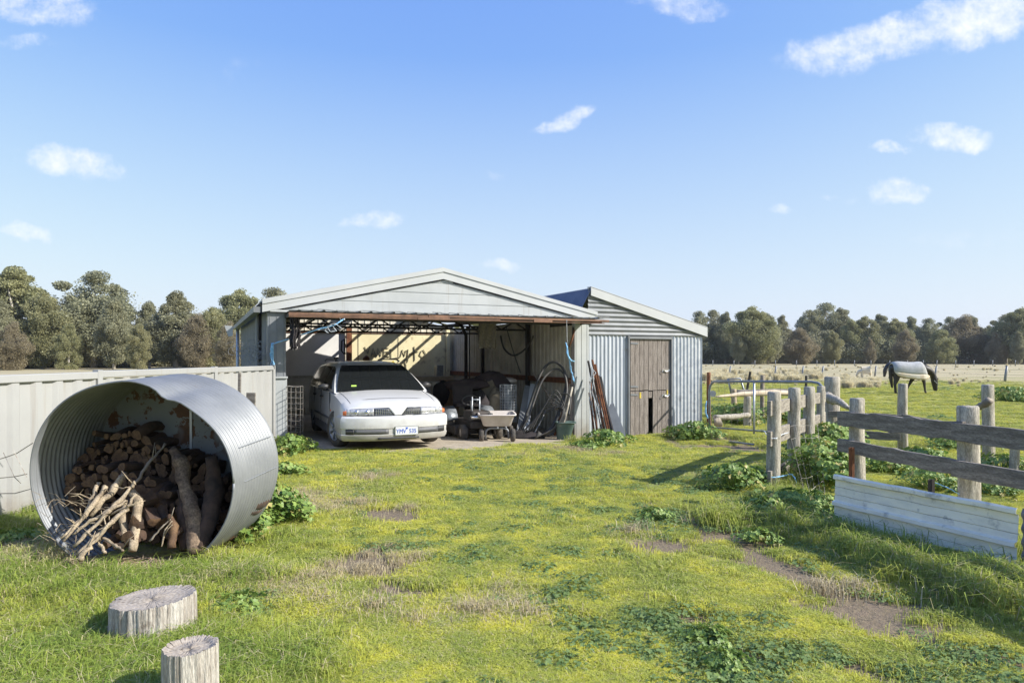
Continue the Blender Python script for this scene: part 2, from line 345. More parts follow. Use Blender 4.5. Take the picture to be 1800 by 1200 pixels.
def in_shed(x, y, m=0.):
    s = ((x+4.13)*.911+(y-12)*.413); p = (x+4.13)*.413-(y-12)*.911
    front = np.interp(s, [-.1, .5, 1.3, 2.3, 3.4, 4.5, 5.5, 6.1], [.3, .95, 1.35, 1.95, 1.75, 1.25, .65, .15])
    return (s > -.15) & (s < 6.3) & (p > -9) & (p < front-m), s, p, front
ins, s_, p_, fr_ = in_shed(X, Y)
Z = np.where(ins & (p_ < fr_-.12), Z-.05, Z)
nv = X.size; me = bpy.data.meshes.new('ground'); me.vertices.add(nv)
me.vertices.foreach_set('co', np.stack([X, Y, Z], -1).astype(np.float32).ravel())
a, b = X.shape; idx = np.arange(nv).reshape(a, b)
q = np.stack([idx[:-1, :-1], idx[:-1, 1:], idx[1:, 1:], idx[1:, :-1]], -1).reshape(-1, 4)
me.loops.add(q.size); me.loops.foreach_set('vertex_index', q.ravel().astype(np.int32))
me.polygons.add(len(q)); me.polygons.foreach_set('loop_start', (np.arange(len(q))*4).astype(np.int32)); me.polygons.foreach_set('loop_total', np.full(len(q), 4, np.int32))
me.polygons.foreach_set('use_smooth', np.ones(len(q), bool)); me.update(); me.validate()
for nm, fn in (('dirt', dirt_mask), ('lush', lush_mask), ('dry', dry_mask)):
    at_ = me.attributes.new(nm, 'FLOAT', 'POINT'); at_.data.foreach_set('value', fn(X, Y).astype(np.float32).ravel())
ground = bpy.data.objects.new('ground', me); COL.objects.link(ground); tag(ground, 'grassy farm yard and paddock', kind='structure')

def meadow_nodes(t, atype):
    """colour of the living plants and soil, from world position and the masks"""
    geo = t.new('ShaderNodeNewGeometry'); P = geo.outputs['Position']
    def attr(n):
        a_ = t.new('ShaderNodeAttribute', attribute_type=atype, attribute_name=n); return a_.outputs['Fac']
    n1 = t.noise(P, 1.6, 6, .68); n2 = t.noise(P, 5, 3, .6); n3 = t.noise(P, 38, 3, .65)
    green = t.mix(t.ramp(n1, .36, .62), (.30,.38,.07), (.72,.69,.085))
    green = t.mix(t.ramp(n2, .38, .72), green, (.39,.45,.095))
    green = t.mix(t.math('MULTIPLY', attr('lush'), .8), green, (.15,.27,.04))
    return P, attr, green, n1, n2, n3
def ground_mat():
    m = bpy.data.materials.new('meadow_soil'); m.use_nodes = True; t = NT(m.node_tree); b = t.n['Principled BSDF']
    P, attr, green, n1, n2, n3 = meadow_nodes(t, 'GEOMETRY')
    straw = t.mix(n3, (.30,.24,.13), (.44,.37,.23))
    soil = t.mix(n3, (.125,.09,.06), (.27,.21,.15))
    pebble = t.ramp(t.noise(P, 90, 2, .5), .62, .68)
    soil = t.mix(t.math('MULTIPLY', pebble, .5), soil, (.34,.28,.2))
    thin = t.ramp(t.noise(P, 16, 4, .7), .50, .58)
    c = t.mix(t.math('MULTIPLY', thin, .8), t.mix(.42, green, (.09,.07,.035)), soil)  # green darkened towards thatch brown, painting in the shade under the blades
    c = t.mix(t.math('MULTIPLY', attr('dry'), t.math('MULTIPLY', t.ramp(n3, .3, .55), .7)), c, straw)
    sepp = t.new('ShaderNodeSeparateXYZ'); t.put(sepp.inputs[0], P)
    farf = t.ramp(sepp.outputs[1], 36, 60); mp = t.mapping(P, (.03, .16, 1)); nf = t.noise(mp, 3, 5, .65)
    farc = t.mix(t.ramp(nf, .4, .62), (.46,.385,.25), (.32,.29,.15)); c = t.mix(t.math('MULTIPLY', farf, attr('dry')), c, farc)
    dn = t.math('ADD', attr('dirt'), t.math('MULTIPLY', t.math('SUBTRACT', t.noise(P, 9, 5, .7), .5), 1.3)); c = t.mix(t.math('MULTIPLY', t.ramp(dn, .18, .72), .95), c, soil)
    t.put(b.inputs['Base Color'], c); b.inputs['Roughness'].default_value = .95; b.inputs['Specular IOR Level'].default_value = .2
    bn = t.new('ShaderNodeBump'); bn.inputs['Distance'].default_value = .02; bn.inputs['Strength'].default_value = 1
    t.put(bn.inputs['Height'], t.noise(P, 22, 5, .7)); t.put(b.inputs['Normal'], bn.outputs[0])
    return m
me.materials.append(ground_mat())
def grass_mat(name, kind):
    m = bpy.data.materials.new(name); m.use_nodes = True; t = NT(m.node_tree); b = t.n['Principled BSDF']
    P, attr, green, n1, n2, n3 = meadow_nodes(t, 'INSTANCER')
    rn = t.new('ShaderNodeAttribute', attribute_type='GEOMETRY', attribute_name='rnd').outputs['Fac']
    if kind == 'dry': c = t.mix(rn, (.40,.32,.17), (.70,.60,.40))
    elif kind == 'leaf': c = t.mix(rn, (.09,.155,.045), (.27,.36,.13))
    elif kind == 'far': c = t.mix(rn, (.95,.83,.56), (.70,.62,.34))
    else:
        c = t.mix(rn, green, (1.35,1.3,1.3), 'MULTIPLY') if False else t.mix(t.math('MULTIPLY', rn, .35), green, (.64,.62,.16))
        isdry = t.math('MULTIPLY', t.math('GREATER_THAN', t.math('ADD', rn, t.math('MULTIPLY', attr('dry'), .55)), .89), .9)
        c = t.mix(isdry, c, (.62,.54,.32))
    t.put(b.inputs['Base Color'], c); b.inputs['Roughness'].default_value = .6; b.inputs['Specular IOR Level'].default_value = .25
    gn = t.new('ShaderNodeNewGeometry'); va = t.new('ShaderNodeVectorMath', operation='MULTIPLY_ADD'); t.put(va.inputs[0], gn.outputs['Normal']); va.inputs[1].default_value = (.45, .45, .45); va.inputs[2].default_value = (0, 0, .9)
    vn = t.new('ShaderNodeVectorMath', operation='NORMALIZE'); t.put(vn.inputs[0], va.outputs[0]); t.put(b.inputs['Normal'], vn.outputs[0])
    tr = t.new('ShaderNodeBsdfTranslucent'); t.put(tr.inputs[0], c)
    mx = t.new('ShaderNodeMixShader'); mx.inputs[0].default_value = .3
    t.put(mx.inputs[1], b.outputs[0]); t.put(mx.inputs[2], tr.outputs[0]); t.put(t.n['Material Output'].inputs[0], mx.outputs[0])
    return m
GM = {k: grass_mat(n, k) for k, n in (('g', 'grass_blade'), ('dry', 'dry_grass_blade'), ('leaf', 'clover_leaf'), ('far', 'tussock_blade'))}
def tuft(name, n, rad, h0, h1, wd, lean, mat, seed, droop=.5, gauss=True):
    rg = np.random.default_rng(seed)
    r_ = rad*np.sqrt(rg.random(n)) if not gauss else np.abs(rg.normal(0, rad*.55, n)); a_ = rg.random(n)*6.283
    bx, by = r_*np.cos(a_), r_*np.sin(a_); h = h0+(h1-h0)*rg.random(n)**1.3; az = rg.random(n)*6.283; ln = lean*(.3+rg.random(n))
    w_ = wd*(.7+.6*rg.random(n)); fa = rg.random(n)*6.283
    wx, wy = np.cos(fa)*w_/2, np.sin(fa)*w_/2; dx, dy = np.cos(az)*ln*h, np.sin(az)*ln*h
    V = np.zeros((n, 5, 3)); z0 = -.02
    V[:, 0] = np.stack([bx-wx, by-wy, np.full(n, z0)], -1); V[:, 1] = np.stack([bx+wx, by+wy, np.full(n, z0)], -1)
    V[:, 2] = np.stack([bx+dx*.35-wx*.8, by+dy*.35-wy*.8, h*.62], -1); V[:, 3] = np.stack([bx+dx*.35+wx*.8, by+dy*.35+wy*.8, h*.62], -1)
    V[:, 4] = np.stack([bx+dx*1.3, by+dy*1.3, h*(1-droop*ln*.6)], -1)
    me = bpy.data.meshes.new(name); f = []
    for i in range(n): k = i*5; f += [(k, k+1, k+3, k+2), (k+2, k+3, k+4)]
    me.from_pydata(V.reshape(-1, 3).tolist(), [], f)
    at_ = me.attributes.new('rnd', 'FLOAT', 'POINT'); at_.data.foreach_set('value', np.repeat(rg.random(n), 5).astype(np.float32))
    me.materials.append(mat); return bpy.data.objects.new(name, me)
def leaf_fan(V, F, c, r_, nrm, rg, lobes=5):
    """one lobed round leaf"""
    nrm = Vector(nrm).normalized(); x = nrm.orthogonal().normalized(); x.rotate(Matrix.Rotation(rg.uniform(0, 6.28), 3, nrm)); y = nrm.cross(x)
    b = len(V); V.append(Vector(c)-nrm*r_*.12); k = lobes*2
    for i in range(k):
        a_ = (i/k)*5.6+.35; rr = r_*(1.0 if i % 2 == 0 else .74)*rg.uniform(.92, 1.08); V.append(Vector(c)+(x*math.cos(a_)+y*math.sin(a_))*rr+nrm*rg.uniform(-.1, .12)*r_)
    for i in range(k-1): F.append((b, b+1+i, b+2+i))
def rosette(name, n, rad, h, lr, mat, seed):
    rg = random.Random(seed); V = []; F = []
    for i in range(n):
        a_ = rg.uniform(0, 6.28); r_ = rad*math.sqrt(rg.random()); zz = h*(1-(r_/rad)**2)*rg.uniform(.4, 1)+.012
        leaf_fan(V, F, (r_*math.cos(a_), r_*math.sin(a_), zz), lr*rg.uniform(.6, 1.2), (math.cos(a_)*.4+rg.uniform(-.4, .4), math.sin(a_)*.4+rg.uniform(-.4, .4), 1), rg)
    me = bpy.data.meshes.new(name); me.from_pydata(V, [], F); nl = len(V)//11
    at_ = me.attributes.new('rnd', 'FLOAT', 'POINT'); at_.data.foreach_set('value', np.repeat(np.random.default_rng(seed).random(nl), 11).astype(np.float32))
    me.materials.append(mat); return bpy.data.objects.new(name, me)
def scatter(name, label, pts, variants, label_kind='stuff'):
    """pts: (x,y,scale,variant) -> one object whose tufts are set out by geometry nodes"""
    x, y, sc, va = [np.asarray(c_, float) for c_ in zip(*pts)]
    me = bpy.data.meshes.new(name); me.vertices.add(len(x)); nr = smooth((22-y)/6)
    z = gz(x, y)+nr*.05*(fbm(x, y, 1.1, 2)-.5)
    me.vertices.foreach_set('co', np.stack([x, y, z], -1).astype(np.float32).ravel())
    rg = np.random.default_rng(5)
    for nm, val in (('scl', sc), ('rz', rg.random(len(x))*6.283), ('dry', dry_mask(x, y)), ('lush', lush_mask(x, y))):
        at_ = me.attributes.new(nm, 'FLOAT', 'POINT'); at_.data.foreach_set('value', val.astype(np.float32))
    at_ = me.attributes.new('va', 'INT', 'POINT'); at_.data.foreach_set('value', va.astype(np.int32))
    o = bpy.data.objects.new(name, me); COL.objects.link(o); tag(o, label, kind='stuff')
    ng = bpy.data.node_groups.new(name, 'GeometryNodeTree')
    ng.interface.new_socket('Geometry', in_out='INPUT', socket_type='NodeSocketGeometry'); ng.interface.new_socket('Geometry', in_out='OUTPUT', socket_type='NodeSocketGeometry')
    N = ng.nodes; L = ng.links; gi = N.new('NodeGroupInput'); go = N.new('NodeGroupOutput'); jn = N.new('GeometryNodeJoinGeometry')
    def na(n_, ty):
        q_ = N.new('GeometryNodeInputNamedAttribute'); q_.data_type = ty; q_.inputs[0].default_value = n_; return q_.outputs['Attribute']
    scl = na('scl', 'FLOAT'); rzz = na('rz', 'FLOAT'); vv = na('va', 'INT')
    cx = N.new('ShaderNodeCombineXYZ'); L.new(rzz, cx.inputs[2])
    for i, src in enumerate(variants):
        oi = N.new('GeometryNodeObjectInfo'); oi.inputs[0].default_value = src; oi.inputs[1].default_value = True
        cp = N.new('FunctionNodeCompare'); cp.data_type = 'INT'; cp.operation = 'EQUAL'
        ins_ = [s for s in cp.inputs if s.type == 'INT']; L.new(vv, ins_[0]); ins_[1].default_value = i
        ip = N.new('GeometryNodeInstanceOnPoints'); L.new(gi.outputs[0], ip.inputs['Points']); L.new(cp.outputs[0], ip.inputs['Selection'])
        L.new(oi.outputs['Geometry'], ip.inputs['Instance']); L.new(cx.outputs[0], ip.inputs['Rotation']); L.new(scl, ip.inputs['Scale'])
        L.new(ip.outputs[0], jn.inputs[0])
    L.new(jn.outputs[0], go.inputs[0]); md = o.modifiers.new('plants', 'NODES'); md.node_group = ng
    return o
rg = np.random.default_rng(11)
def field(n, y0, y1, fn, m=1.12):
    """random points seen by the camera, density falling with distance as area on the picture does"""
    yv = y0*(y1/y0)**rg.random(n*3); keep = rg.random(n*3) < 1; yv = yv[keep][:n]
    xv = (rg.random(len(yv))*2-1)*(.78*yv+.4); k = fn(xv, yv); return xv[k], yv[k]
def clear(x, y):
    ins, s, p, f = in_shed(x, y, -.02)
    annex = (s > 6.2) & (s < 9.6) & (p < 0) & (p > -6.2)
    tank = (np.hypot(x+2.8, (y-5.45)*1.6) < .75)
    return ~ins & ~annex & ~tank & ~((np.abs(x+2.82) < .6) & (y > 4.74+.25*np.abs(x+2.82)) & (y < 5.3)) & ~((p < .1) & (s > -.3) & (s < 9.6) & (p > -9)) & ~(np.hypot(x+1.92, y-3.72) < .22) & ~(np.hypot(x+1.56, y-3.18) < .13)
turf = [tuft('turf_%d' % i, 170, .095, .008, .032, .0042, .95, GM['g'], 100+i) for i in range(3)]
mead = [tuft('meadow_%d' % i, 260, .17, .02, .06, .0045, .95, GM['g'], 200+i) for i in range(3)]
longg = [tuft('long_%d' % i, 240, .24, .10, .25, .006, .8, GM['g'], 300+i, .9) for i in range(3)]
dryt = [tuft('dry_%d' % i, 260, .25, .02, .10, .004, 1.0, GM['dry'], 400+i) for i in range(2)]
pts = []
x, y = field(85000, 2.3, 17, lambda x, y: clear(x, y) & (rg.random(len(x))*.72+.10 > dirt_mask(x, y)) & (rg.random(len(x)) > .97*smooth((fbm(x*.8, y*1.3, .17, 55, 3)-.50)/.06)*np.clip(.55+.5*x, .35, 1)) & (x > -4.9))
va = rg.integers(0, 3, len(x)); sc = .8+.5*rg.random(len(x))
pts += list(zip(x, y, sc, va))
x, y = field(22000, 2.3, 17, lambda x, y: clear(x, y) & (rg.random(len(x))*1.2+.05 < lush_mask(x, y)+.40*np.clip((-x-.6)/1.2, 0, 1)+.30*(fbm(x, y, .5, 40) > .60)+.5*(y > 9.5)) & (rg.random(len(x))*.5+.15 > dirt_mask(x, y)))
pts += list(zip(x, y, .7+.7*rg.random(len(x)), 3+rg.integers(0, 3, len(x))))
x, y = field(9000, 2.3, 15, lambda x, y: clear(x, y) & (rg.random(len(x))*.9+.22 < lush_mask(x, y)) & (seg_d(x, y, (2.98, 6.3), (3.9, 4.1)) > .26))
pts += list(zip(x, y, (.55+.6*rg.random(len(x)))*(.78+.22*np.clip(x-1, 0, 1)), 6+rg.integers(0, 3, len(x))))
x, y = field(5500, 2.3, 15, lambda x, y: clear(x, y) & (rg.random(len(x)) < dry_mask(x, y)*.62))
pts += list(zip(x, y, .6+.7*rg.random(len(x)), 9+rg.integers(0, 2, len(x))))
x, y = field(11000, 10, 60, lambda x, y: (x > 2) & ((y > 16) | (x > 4.8)) & clear(x, y) & (rg.random(len(x)) > dry_mask(x, y)))
pts += list(zip(x, y, 1.3+.7*rg.random(len(x)), 3+rg.integers(0, 3, len(x))))
for cx_, cy_, r0_ in ((-1.955, 3.72, .205), (-1.39, 2.95, .108)):
    for k in range(70): a_ = rg.random()*6.283; r_ = r0_+.05+.12*rg.random(); pts.append((cx_+r_*np.cos(a_), cy_+r_*np.sin(a_), .35+.4*rg.random(), 6+rg.integers(0, 3)))
scatter('grass', 'short green pasture grass with longer tufts by the tank and the fences', pts, turf+mead+longg+dryt)
# low broad leaved cover
ros = [rosette('rosette_%d' % i, 80, .17, .06, .018, GM['leaf'], 500+i) for i in range(3)]
spots = [(gp(60+k*1, 1) if False else p_, r_, n_) for p_, r_, n_ in [(gp(1080, 905), .5, 14), (gp(1150, 912), .35, 16), (gp(900, 880), .8, 14), (gp(980, 1000), .6, 8), (gp(1000, 1045), .28, 12), (gp(1280, 1165), .42, 44), (gp(1090, 1130), .45, 26),
        (gp(400, 1070), .32, 30), (gp(350, 1050), .25, 14), (gp(1560, 1030), .3, 8), (gp(1760, 1165), .35, 16), (gp(820, 800), 1.6, 26), (gp(960, 830), 1.5, 30), (gp(1340, 890), .45, 40), (gp(1420, 905), .45, 36), (gp(1300, 830, -.02), .6, 26), (gp(660, 840), .8, 12),
        (gp(760, 960), .6, 12), (gp(1100, 850), .9, 24), (gp(1500, 975), .4, 8), (gp(620, 880), .6, 10), (gp(860, 980), .8, 12), (gp(1000, 930), .8, 22), (gp(1640, 1185), .3, 10)]]
pts = []
for (cx, cy), r_, n_ in spots:
    for k in range(n_): pts.append((cx+rg.normal()*r_*.6, cy+rg.normal()*r_*.55, .45+.5*rg.random(), rg.integers(0, 3)))
x, y = field(2600, 2.6, 15, lambda x, y: clear(x, y) & (fbm(x, y, .9, 77) > .57)); pts += list(zip(x, y, .3+.4*rg.random(len(x)), rg.integers(0, 3, len(x))))
x, y = field(420, 17, 45, lambda x, y: (x > 6) & (fbm(x, y, 6, 78) > .52)); pts += list(zip(x, y, 1.6+.9*rg.random(len(x)), rg.integers(0, 3, len(x))))
pts = [p_ for p_ in pts if clear(np.array([p_[0]]), np.array([p_[1]]))[0]]
scatter('ground_cover', 'low dark green broad leaved weeds spread through the grass', pts, ros)
# dry tussocks beyond the yard
tus = [tuft('tussock_%d' % i, 420, .33, .35, .85, .028, .55, GM['far'], 600+i, .4) for i in range(3)]
pts = []
for px0, px1, py0, py1, n_ in [(1240, 1440, 655, 668, 75), (1455, 1545, 668, 684, 52), (1240, 1300, 668, 676, 12), (1340, 1420, 668, 676, 12), (1655, 1700, 668, 676, 6), (1240, 1800, 643, 652, 45)]:
    for k in range(n_):
        px = rg.uniform(px0, px1); py = rg.uniform(py0, py1); x, y = gp(px, py, -.2); pts.append((x, y, rg.uniform(.4, .95)*(.7 if px > 1490 else 1) if py > 653 else rg.uniform(.3, .6), rg.integers(0, 3)))
scatter('tussock_grass', 'pale dry tussock grass standing in the paddock beyond the gate', pts, tus)
x, y = field(700, 38, 150, lambda x, y: (x > 8)); scatter('paddock_grass', 'thin dry grass covering the far paddock', list(zip(x, y, .10+.16*rg.random(len(x)), rg.integers(0, 3, len(x)))), tus)
# ------------------------------------------------------------------ the shed and its annex
NRM = Vector((.413, -.911, 0)); ALONG = Vector((.911, .413, 0)); UP = Vector((0, 0, 1))
def rib(prof, length, pitch):
    """offsets along a sheet: list of (distance, lift)"""
    out = []; k = 0
    while k*pitch < length:
        for a, h in prof:
            d = k*pitch+a
            if d < length-1e-4: out.append((d, h))
        k += 1
    out.append((length, prof[0][1])); return out
TRAP = [(0, 0), (.13, 0), (.145, .022), (.17, .022), (.185, 0)]             # pitch .2
FINE = [(i*.076/6, .009*math.sin(i*math.pi/3)) for i in range(6)]           # corrugated iron, pitch .076
BIG = [(i*.1/6, .013*math.sin(i*math.pi/3)) for i in range(6)]
CLAD = [(0, 0), (.006, -.012), (.02, -.012), (.026, 0), (.13, .0)]           # shallow pans, pitch .15
def sheet(b, o, run, rise, nrm, length, lo, hi, prof, pitch, rows=1):
    """a ribbed sheet: ribs step along run; each line goes from lo to hi along rise"""
    o, run, rise, nrm = Vector(o), Vector(run), Vector(rise), Vector(nrm)
    L_ = lo if callable(lo) else (lambda d: lo); H_ = hi if callable(hi) else (lambda d: hi); P = []
    for d, h in rib(prof, length, pitch):
        a, c = L_(d), H_(d); c = max(c, a+.001)
        P.append([o+run*d+nrm*h+rise*(a+(c-a)*k/rows) for k in range(rows+1)])
    return b.grid(P)
EV, RG = 2.42, 3.16; SL, SR, SM = -.25, 6.5, 3.05; DEP = 8.5
def roofz(s): return EV+(RG-EV)*(1-abs(s-SM)/((SR-SL)/2)) if True else 0
shed = empty('farm_shed', S(3, 0, -.1), 'open fronted cream steel shed with gabled roof and raised tilt door', 'shed')
# front posts (wide cream box columns) and walls
for s0, s1 in ((-.16, .15), (5.99, 6.34)):
    b = MB(); gg = g(*S(s0, 0, 0)[:2])-.08
    b.box(S((s0+s1)/2, -.06, (2.34+gg)/2), (s1-s0, .12, 2.34-gg), math.atan2(.413, .911))
    for k in (.12, .5, .88): b.box(S(s0+(s1-s0)*k, .003, (2.34+gg)/2), (.012, .008, 2.34-gg), math.atan2(.413, .911))
    b.build('post', M['cream'] if s0 > 0 else M['galv_light'], shed, bevel=.006)
b = MB(); b.box(S(.0, .012, .58), (.33, .02, 1.18), math.atan2(.413, .911)); b.box(S(0, .03, 1.17), (.35, .05, .03), math.atan2(.413, .911)); b.build('post_cladding', M['cream'], shed)
def sidewall(s, nrm, mat, name):
    b = MB(); sheet(b, S(s, 0, 0), -NRM, UP, nrm, DEP, -.35, EV-.02, TRAP, .2); return b.build(name, mat, shed)
b = MB(); sheet(b, S(-.16, -.14, 0), -NRM, UP, -ALONG, DEP-.14, -.2, EV-.02, TRAP, .2); b.build('side_wall', M['galv_light'], shed, solid=.002)
b = MB(); sheet(b, S(6.24, -.14, 0), -NRM, UP, -ALONG, DEP-.14, -.4, EV-.02, TRAP, .2); b.build('side_wall', M['cream_dusty'], shed, solid=.002)
b = MB(); sheet(b, S(-.16, -DEP, 0), ALONG, UP, NRM, 6.4, -.3, lambda d: roofz(d-.16)-.03, TRAP, .2); b.build('back_wall', M['cream_dusty'], shed, solid=.002)
# roof sheets, two slopes
for sa, sb in ((SL-.03, SM), (SM, SR+.03)):
    b = MB(); za, zb = roofz(sa)+.05, roofz(sb)+.05
    d = Vector(S(sb, 0, zb))-Vector(S(sa, 0, za)); d.normalize(); Lr = (Vector(S(sb, 0, zb))-Vector(S(sa, 0, za))).length
    # roof lights: a strip of missing sheets near the back on both slopes
    sheet(b, S(sa, .03, za), -NRM, d, UP, 7.05, 0, Lr, TRAP, .2)
    sheet(b, S(sa, -8.3, za), -NRM, d, UP, .4, 0, Lr, TRAP, .2)
    sheet(b, S(sa, -7.02, za), -NRM, d, UP, 1.28, 0, Lr*(.62 if sa < 1 else .12), TRAP, .2)
    if sa > 1: sheet(b, S(sa, -7.02, za), -NRM, d, UP, 1.28, Lr*.48, Lr*.60, TRAP, .2)
    b.build('roof_sheet', M['trim'], shed, solid=.002)
# gable cladding: horizontal pans
b = MB()
def gs(z): return SL+.08+(z-EV+.12)/(RG-EV)*((SR-SL)/2)
sheet(b, S(0, .03, 2.335), UP, ALONG, NRM, RG-.11-2.335, lambda d: max(-.1, gs(2.335+d)), lambda d: min(6.35, 2*SM-gs(2.335+d)), CLAD, .2)
b.build('gable', M['cream'], shed, solid=.002)
b = MB()
for sa, sb in ((SL, SM), (SR, SM)):
    za, zb = roofz(sa), roofz(sb)
    A = [S(sa, .05, za+.07), S(sb, .05, zb+.07), S(sb, .05, zb-.13), S(sa, .05, za-.13)]
    b.prism(A, NRM*.03)
    A = [S(sa, .081, za+.085), S(sb, .081, zb+.085), S(sb, .081, zb+.01), S(sa, .081, za+.01)]
    b.prism(A, NRM*.018)
    A = [S(sa, .02, za+.09), S(sb, .02, zb+.09), S(sb, -.2, zb+.09), S(sa, -.2, za+.09)]; b.prism(A, (0, 0, .012))
b.build('barge_trim', M['trim'], shed)
b = MB(); b.bar(S(-.12, .06, 2.335), S(6.35, .06, 2.335), .03, .035); b.build('header_flashing', M['trim'], shed)
# gutter and downpipe on the near side
b = MB(); b.prism([S(SL-.02, .05, EV-.02), S(SL-.14, .05, EV-.02), S(SL-.14, .05, EV-.12), S(SL-.02, .05, EV-.12)], -NRM*(DEP+.2)); b.build('gutter', M['galv_light'], shed)
b = MB(); b.prism([S(-.4, -DEP-.1, EV-.02), S(-.62, -DEP-.15, EV+.0), S(-.52, -DEP-.15, EV-.32), S(-.4, -DEP-.1, EV-.3)], NRM*.05); b.build('gutter_end', M['trim'], shed)
b = MB(); b.tube([S(-.28, -DEP+.1, EV-.1), S(-.28, -DEP+.1, -.2)], .045, 8); b.build('downpipe', M['galv'], shed, True)
b = MB(); b.tube([S(-.22, -1.0, EV), S(-.22, -1.0, -.1)], .04, 4); b.build('side_stud', M['dark_steel'], shed)
b = MB(); b.bar(S(-.2, -1.25, -.1), S(-.2, -1.25, EV), .14, .03, NRM); b.build('side_stud', M['trim'], shed)
# raised tilt door: ribbed slab with rusty frame, under the header
b = MB(); sheet(b, S(.12, .82, 2.30), ALONG, -NRM, UP, 6.1, 0, 2.3, TRAP, .2); td = b.build('tilt_door', M['galv_light'], shed, solid=.002)
ORG[td.name] = ORG[shed.name]
b = MB(); b.bar(S(.1, .84, 2.25), S(2.7, .84, 2.255), .03, .042); b.bar(S(2.5, .85, 2.262), S(6.3, .85, 2.25), .03, .04); b.bar(S(.1, .86, 2.215), S(3.9, .86, 2.218), .02, .02); b.bar(S(2.3, .865, 2.215), S(2.9, .865, 2.22), .02, .05); b.bar(S(4.6, .865, 2.22), S(5.0, .865, 2.22), .02, .06); b.bar(S(.1, .84, 2.195), S(6.2, .84, 2.20), .05, .012); b.build('door_frame', M['rust_beam'], td, bevel=.004)
b = MB(); b.bar(S(.15, .8, 2.24), S(.15, -1.4, 2.24), .04, .06); b.bar(S(6.15, .8, 2.24), S(6.15, -1.4, 2.24), .04, .06); b.bar(S(.1, -.4, 2.24), S(6.2, -.4, 2.24), .04, .05); b.build('door_frame', M['dark_steel'], td)
b = MB(); rr = random.Random(4)
for k in range(40):
    s0 = .1+k*.155; b.bar(S(s0, .86, 2.315+rr.uniform(-.012, .015)), S(s0+.15, .86, 2.315+rr.uniform(-.012, .015)), .05, .012)
b.build('door_edge', M['galv_light'], td)
# dark straps dangling at the left jamb
b = MB()
for k in range(16):
    s0 = .24+rr.uniform(-.06, .06); p0 = .62+rr.uniform(-.10, .10); pts = [S(s0+rr.uniform(-.03, .03), p0, 2.22-j*rr.uniform(.085, .115)) for j in range(6)]
    b.tube(pts, .008+rr.random()*.014, 5)
b.build('door_strap', M['dark_cloth'], td)
# trusses, purlins, studs
def truss(p, z0=2.18):
    b = MB(); b.bar(S(.05, p, z0), S(6.15, p, z0), .05, .045); b.bar(S(.05, p, z0+.2), S(6.15, p, z0+.2), .05, .045)
    n = 9
    for k in range(n):
        a = .1+k*6/n; b.bar(S(a, p, z0), S(a+3/n, p, z0+.2), .03, .03); b.bar(S(a+3/n, p, z0+.2), S(a+6/n, p, z0), .03, .03)
    return b.build('truss', M['dark_steel'], shed)
truss(-2.6); truss(-5.6)
for k in range(5):
    for sgn in (-1, 1):
        s0 = SM+sgn*(.35+k*.62); b = MB(); b.bar(S(s0, -.3, roofz(s0)-.04), S(s0, -DEP+.05, roofz(s0)-.04), .05, .08); b.build('purlin', M['dark_steel'], shed)
for p in (-2.6, -5.6):
    b = MB(); b.bar(S(6.14, p, -.2), S(6.14, p, 2.4), .09, .09, NRM); b.build('stud', M['dark_steel'], shed)
b = MB(); b.bar(S(6.17, -.2, 1.0), S(6.17, -4.6, 1.0), .09, .12); b.build('wall_girt', M['rust'], shed)
b = MB(); b.bar(S(6.17, -4.7, 1.0), S(6.17, -DEP, 1.0), .09, .12); b.build('wall_girt', M['rust'], shed)
# back wall linings
b = MB(); b.bar(S(.3, -DEP+.12, 1.6), S(2.74, -DEP+.12, 1.6), .03, 1.28); b.build('wall_panel', M['panel_white'], shed)
b = MB(); b.bar(S(2.95, -DEP+.12, 1.57), S(5.95, -DEP+.12, 1.57), .03, 1.32); pc = b.build('wall_panel', M['panel_cream'], shed)
tag(pc, 'cream panel with grey spray painted scrawl')
b = MB(); b.bar(S(.3, -DEP+.13, .45), S(5.95, -DEP+.13, .45), .03, .9); b.build('wall_panel', M['cream_dusty'], shed)
b = MB(); b.bar(S(2.85, -DEP+.25, .1), S(2.85, -DEP+.25, 2.4), .16, .1, NRM); b.build('stud', M['rust'], shed)
b = MB(); b.bar(S(.3, -DEP+.15, 2.26), S(6, -DEP+.15, 2.26), .03, .05); b.build('panel_trim', M['rust'], shed)
b = MB(); b.bar(S(6.02, -DEP+.2, .8), S(6.02, -DEP+.2, 2.4), .12, .1, NRM); b.build('stud', M['panel_cream'], shed)
for s0 in (3.15, 4.4): b = MB(); b.bar(S(s0, -DEP+.142, .95), S(s0, -DEP+.142, 2.2), .012, .01, NRM); b.build('panel_joint', M['dark_steel'], shed)
# spray painted words on the cream panel
def text(name, body, size, mat, parent, pos, rot, ext=.002, sx=1, sk=0):
    cu = bpy.data.curves.new(name, 'FONT'); cu.body = body; cu.size = size; cu.extrude = ext; cu.align_x = 'CENTER'; cu.align_y = 'CENTER'; cu.shear = sk
    tmp = bpy.data.objects.new(name+'_tmp', cu); COL.objects.link(tmp); bpy.context.view_layer.update()
    me = bpy.data.meshes.new_from_object(tmp.evaluated_get(bpy.context.evaluated_depsgraph_get())); bpy.data.objects.remove(tmp)
    me.materials.clear(); me.materials.append(mat); o = bpy.data.objects.new(name, me); COL.objects.link(o)
    o.parent = parent; o.location = Vector(pos)-ORG.get(parent.name, Vector()); o.rotation_euler = rot; o.scale = (sx, 1, 1); return o
YAW = math.atan2(.413, .911)
def stroke(name, lines, r_, mat, parent, s0, z0, k, p):
    b = MB()
    for ln in lines: b.tube([S(s0+x*k, p, z0+y*k) for x, y in ln], r_, 6, sq=.3 if False else 1)
    return b.build(name, mat, parent)
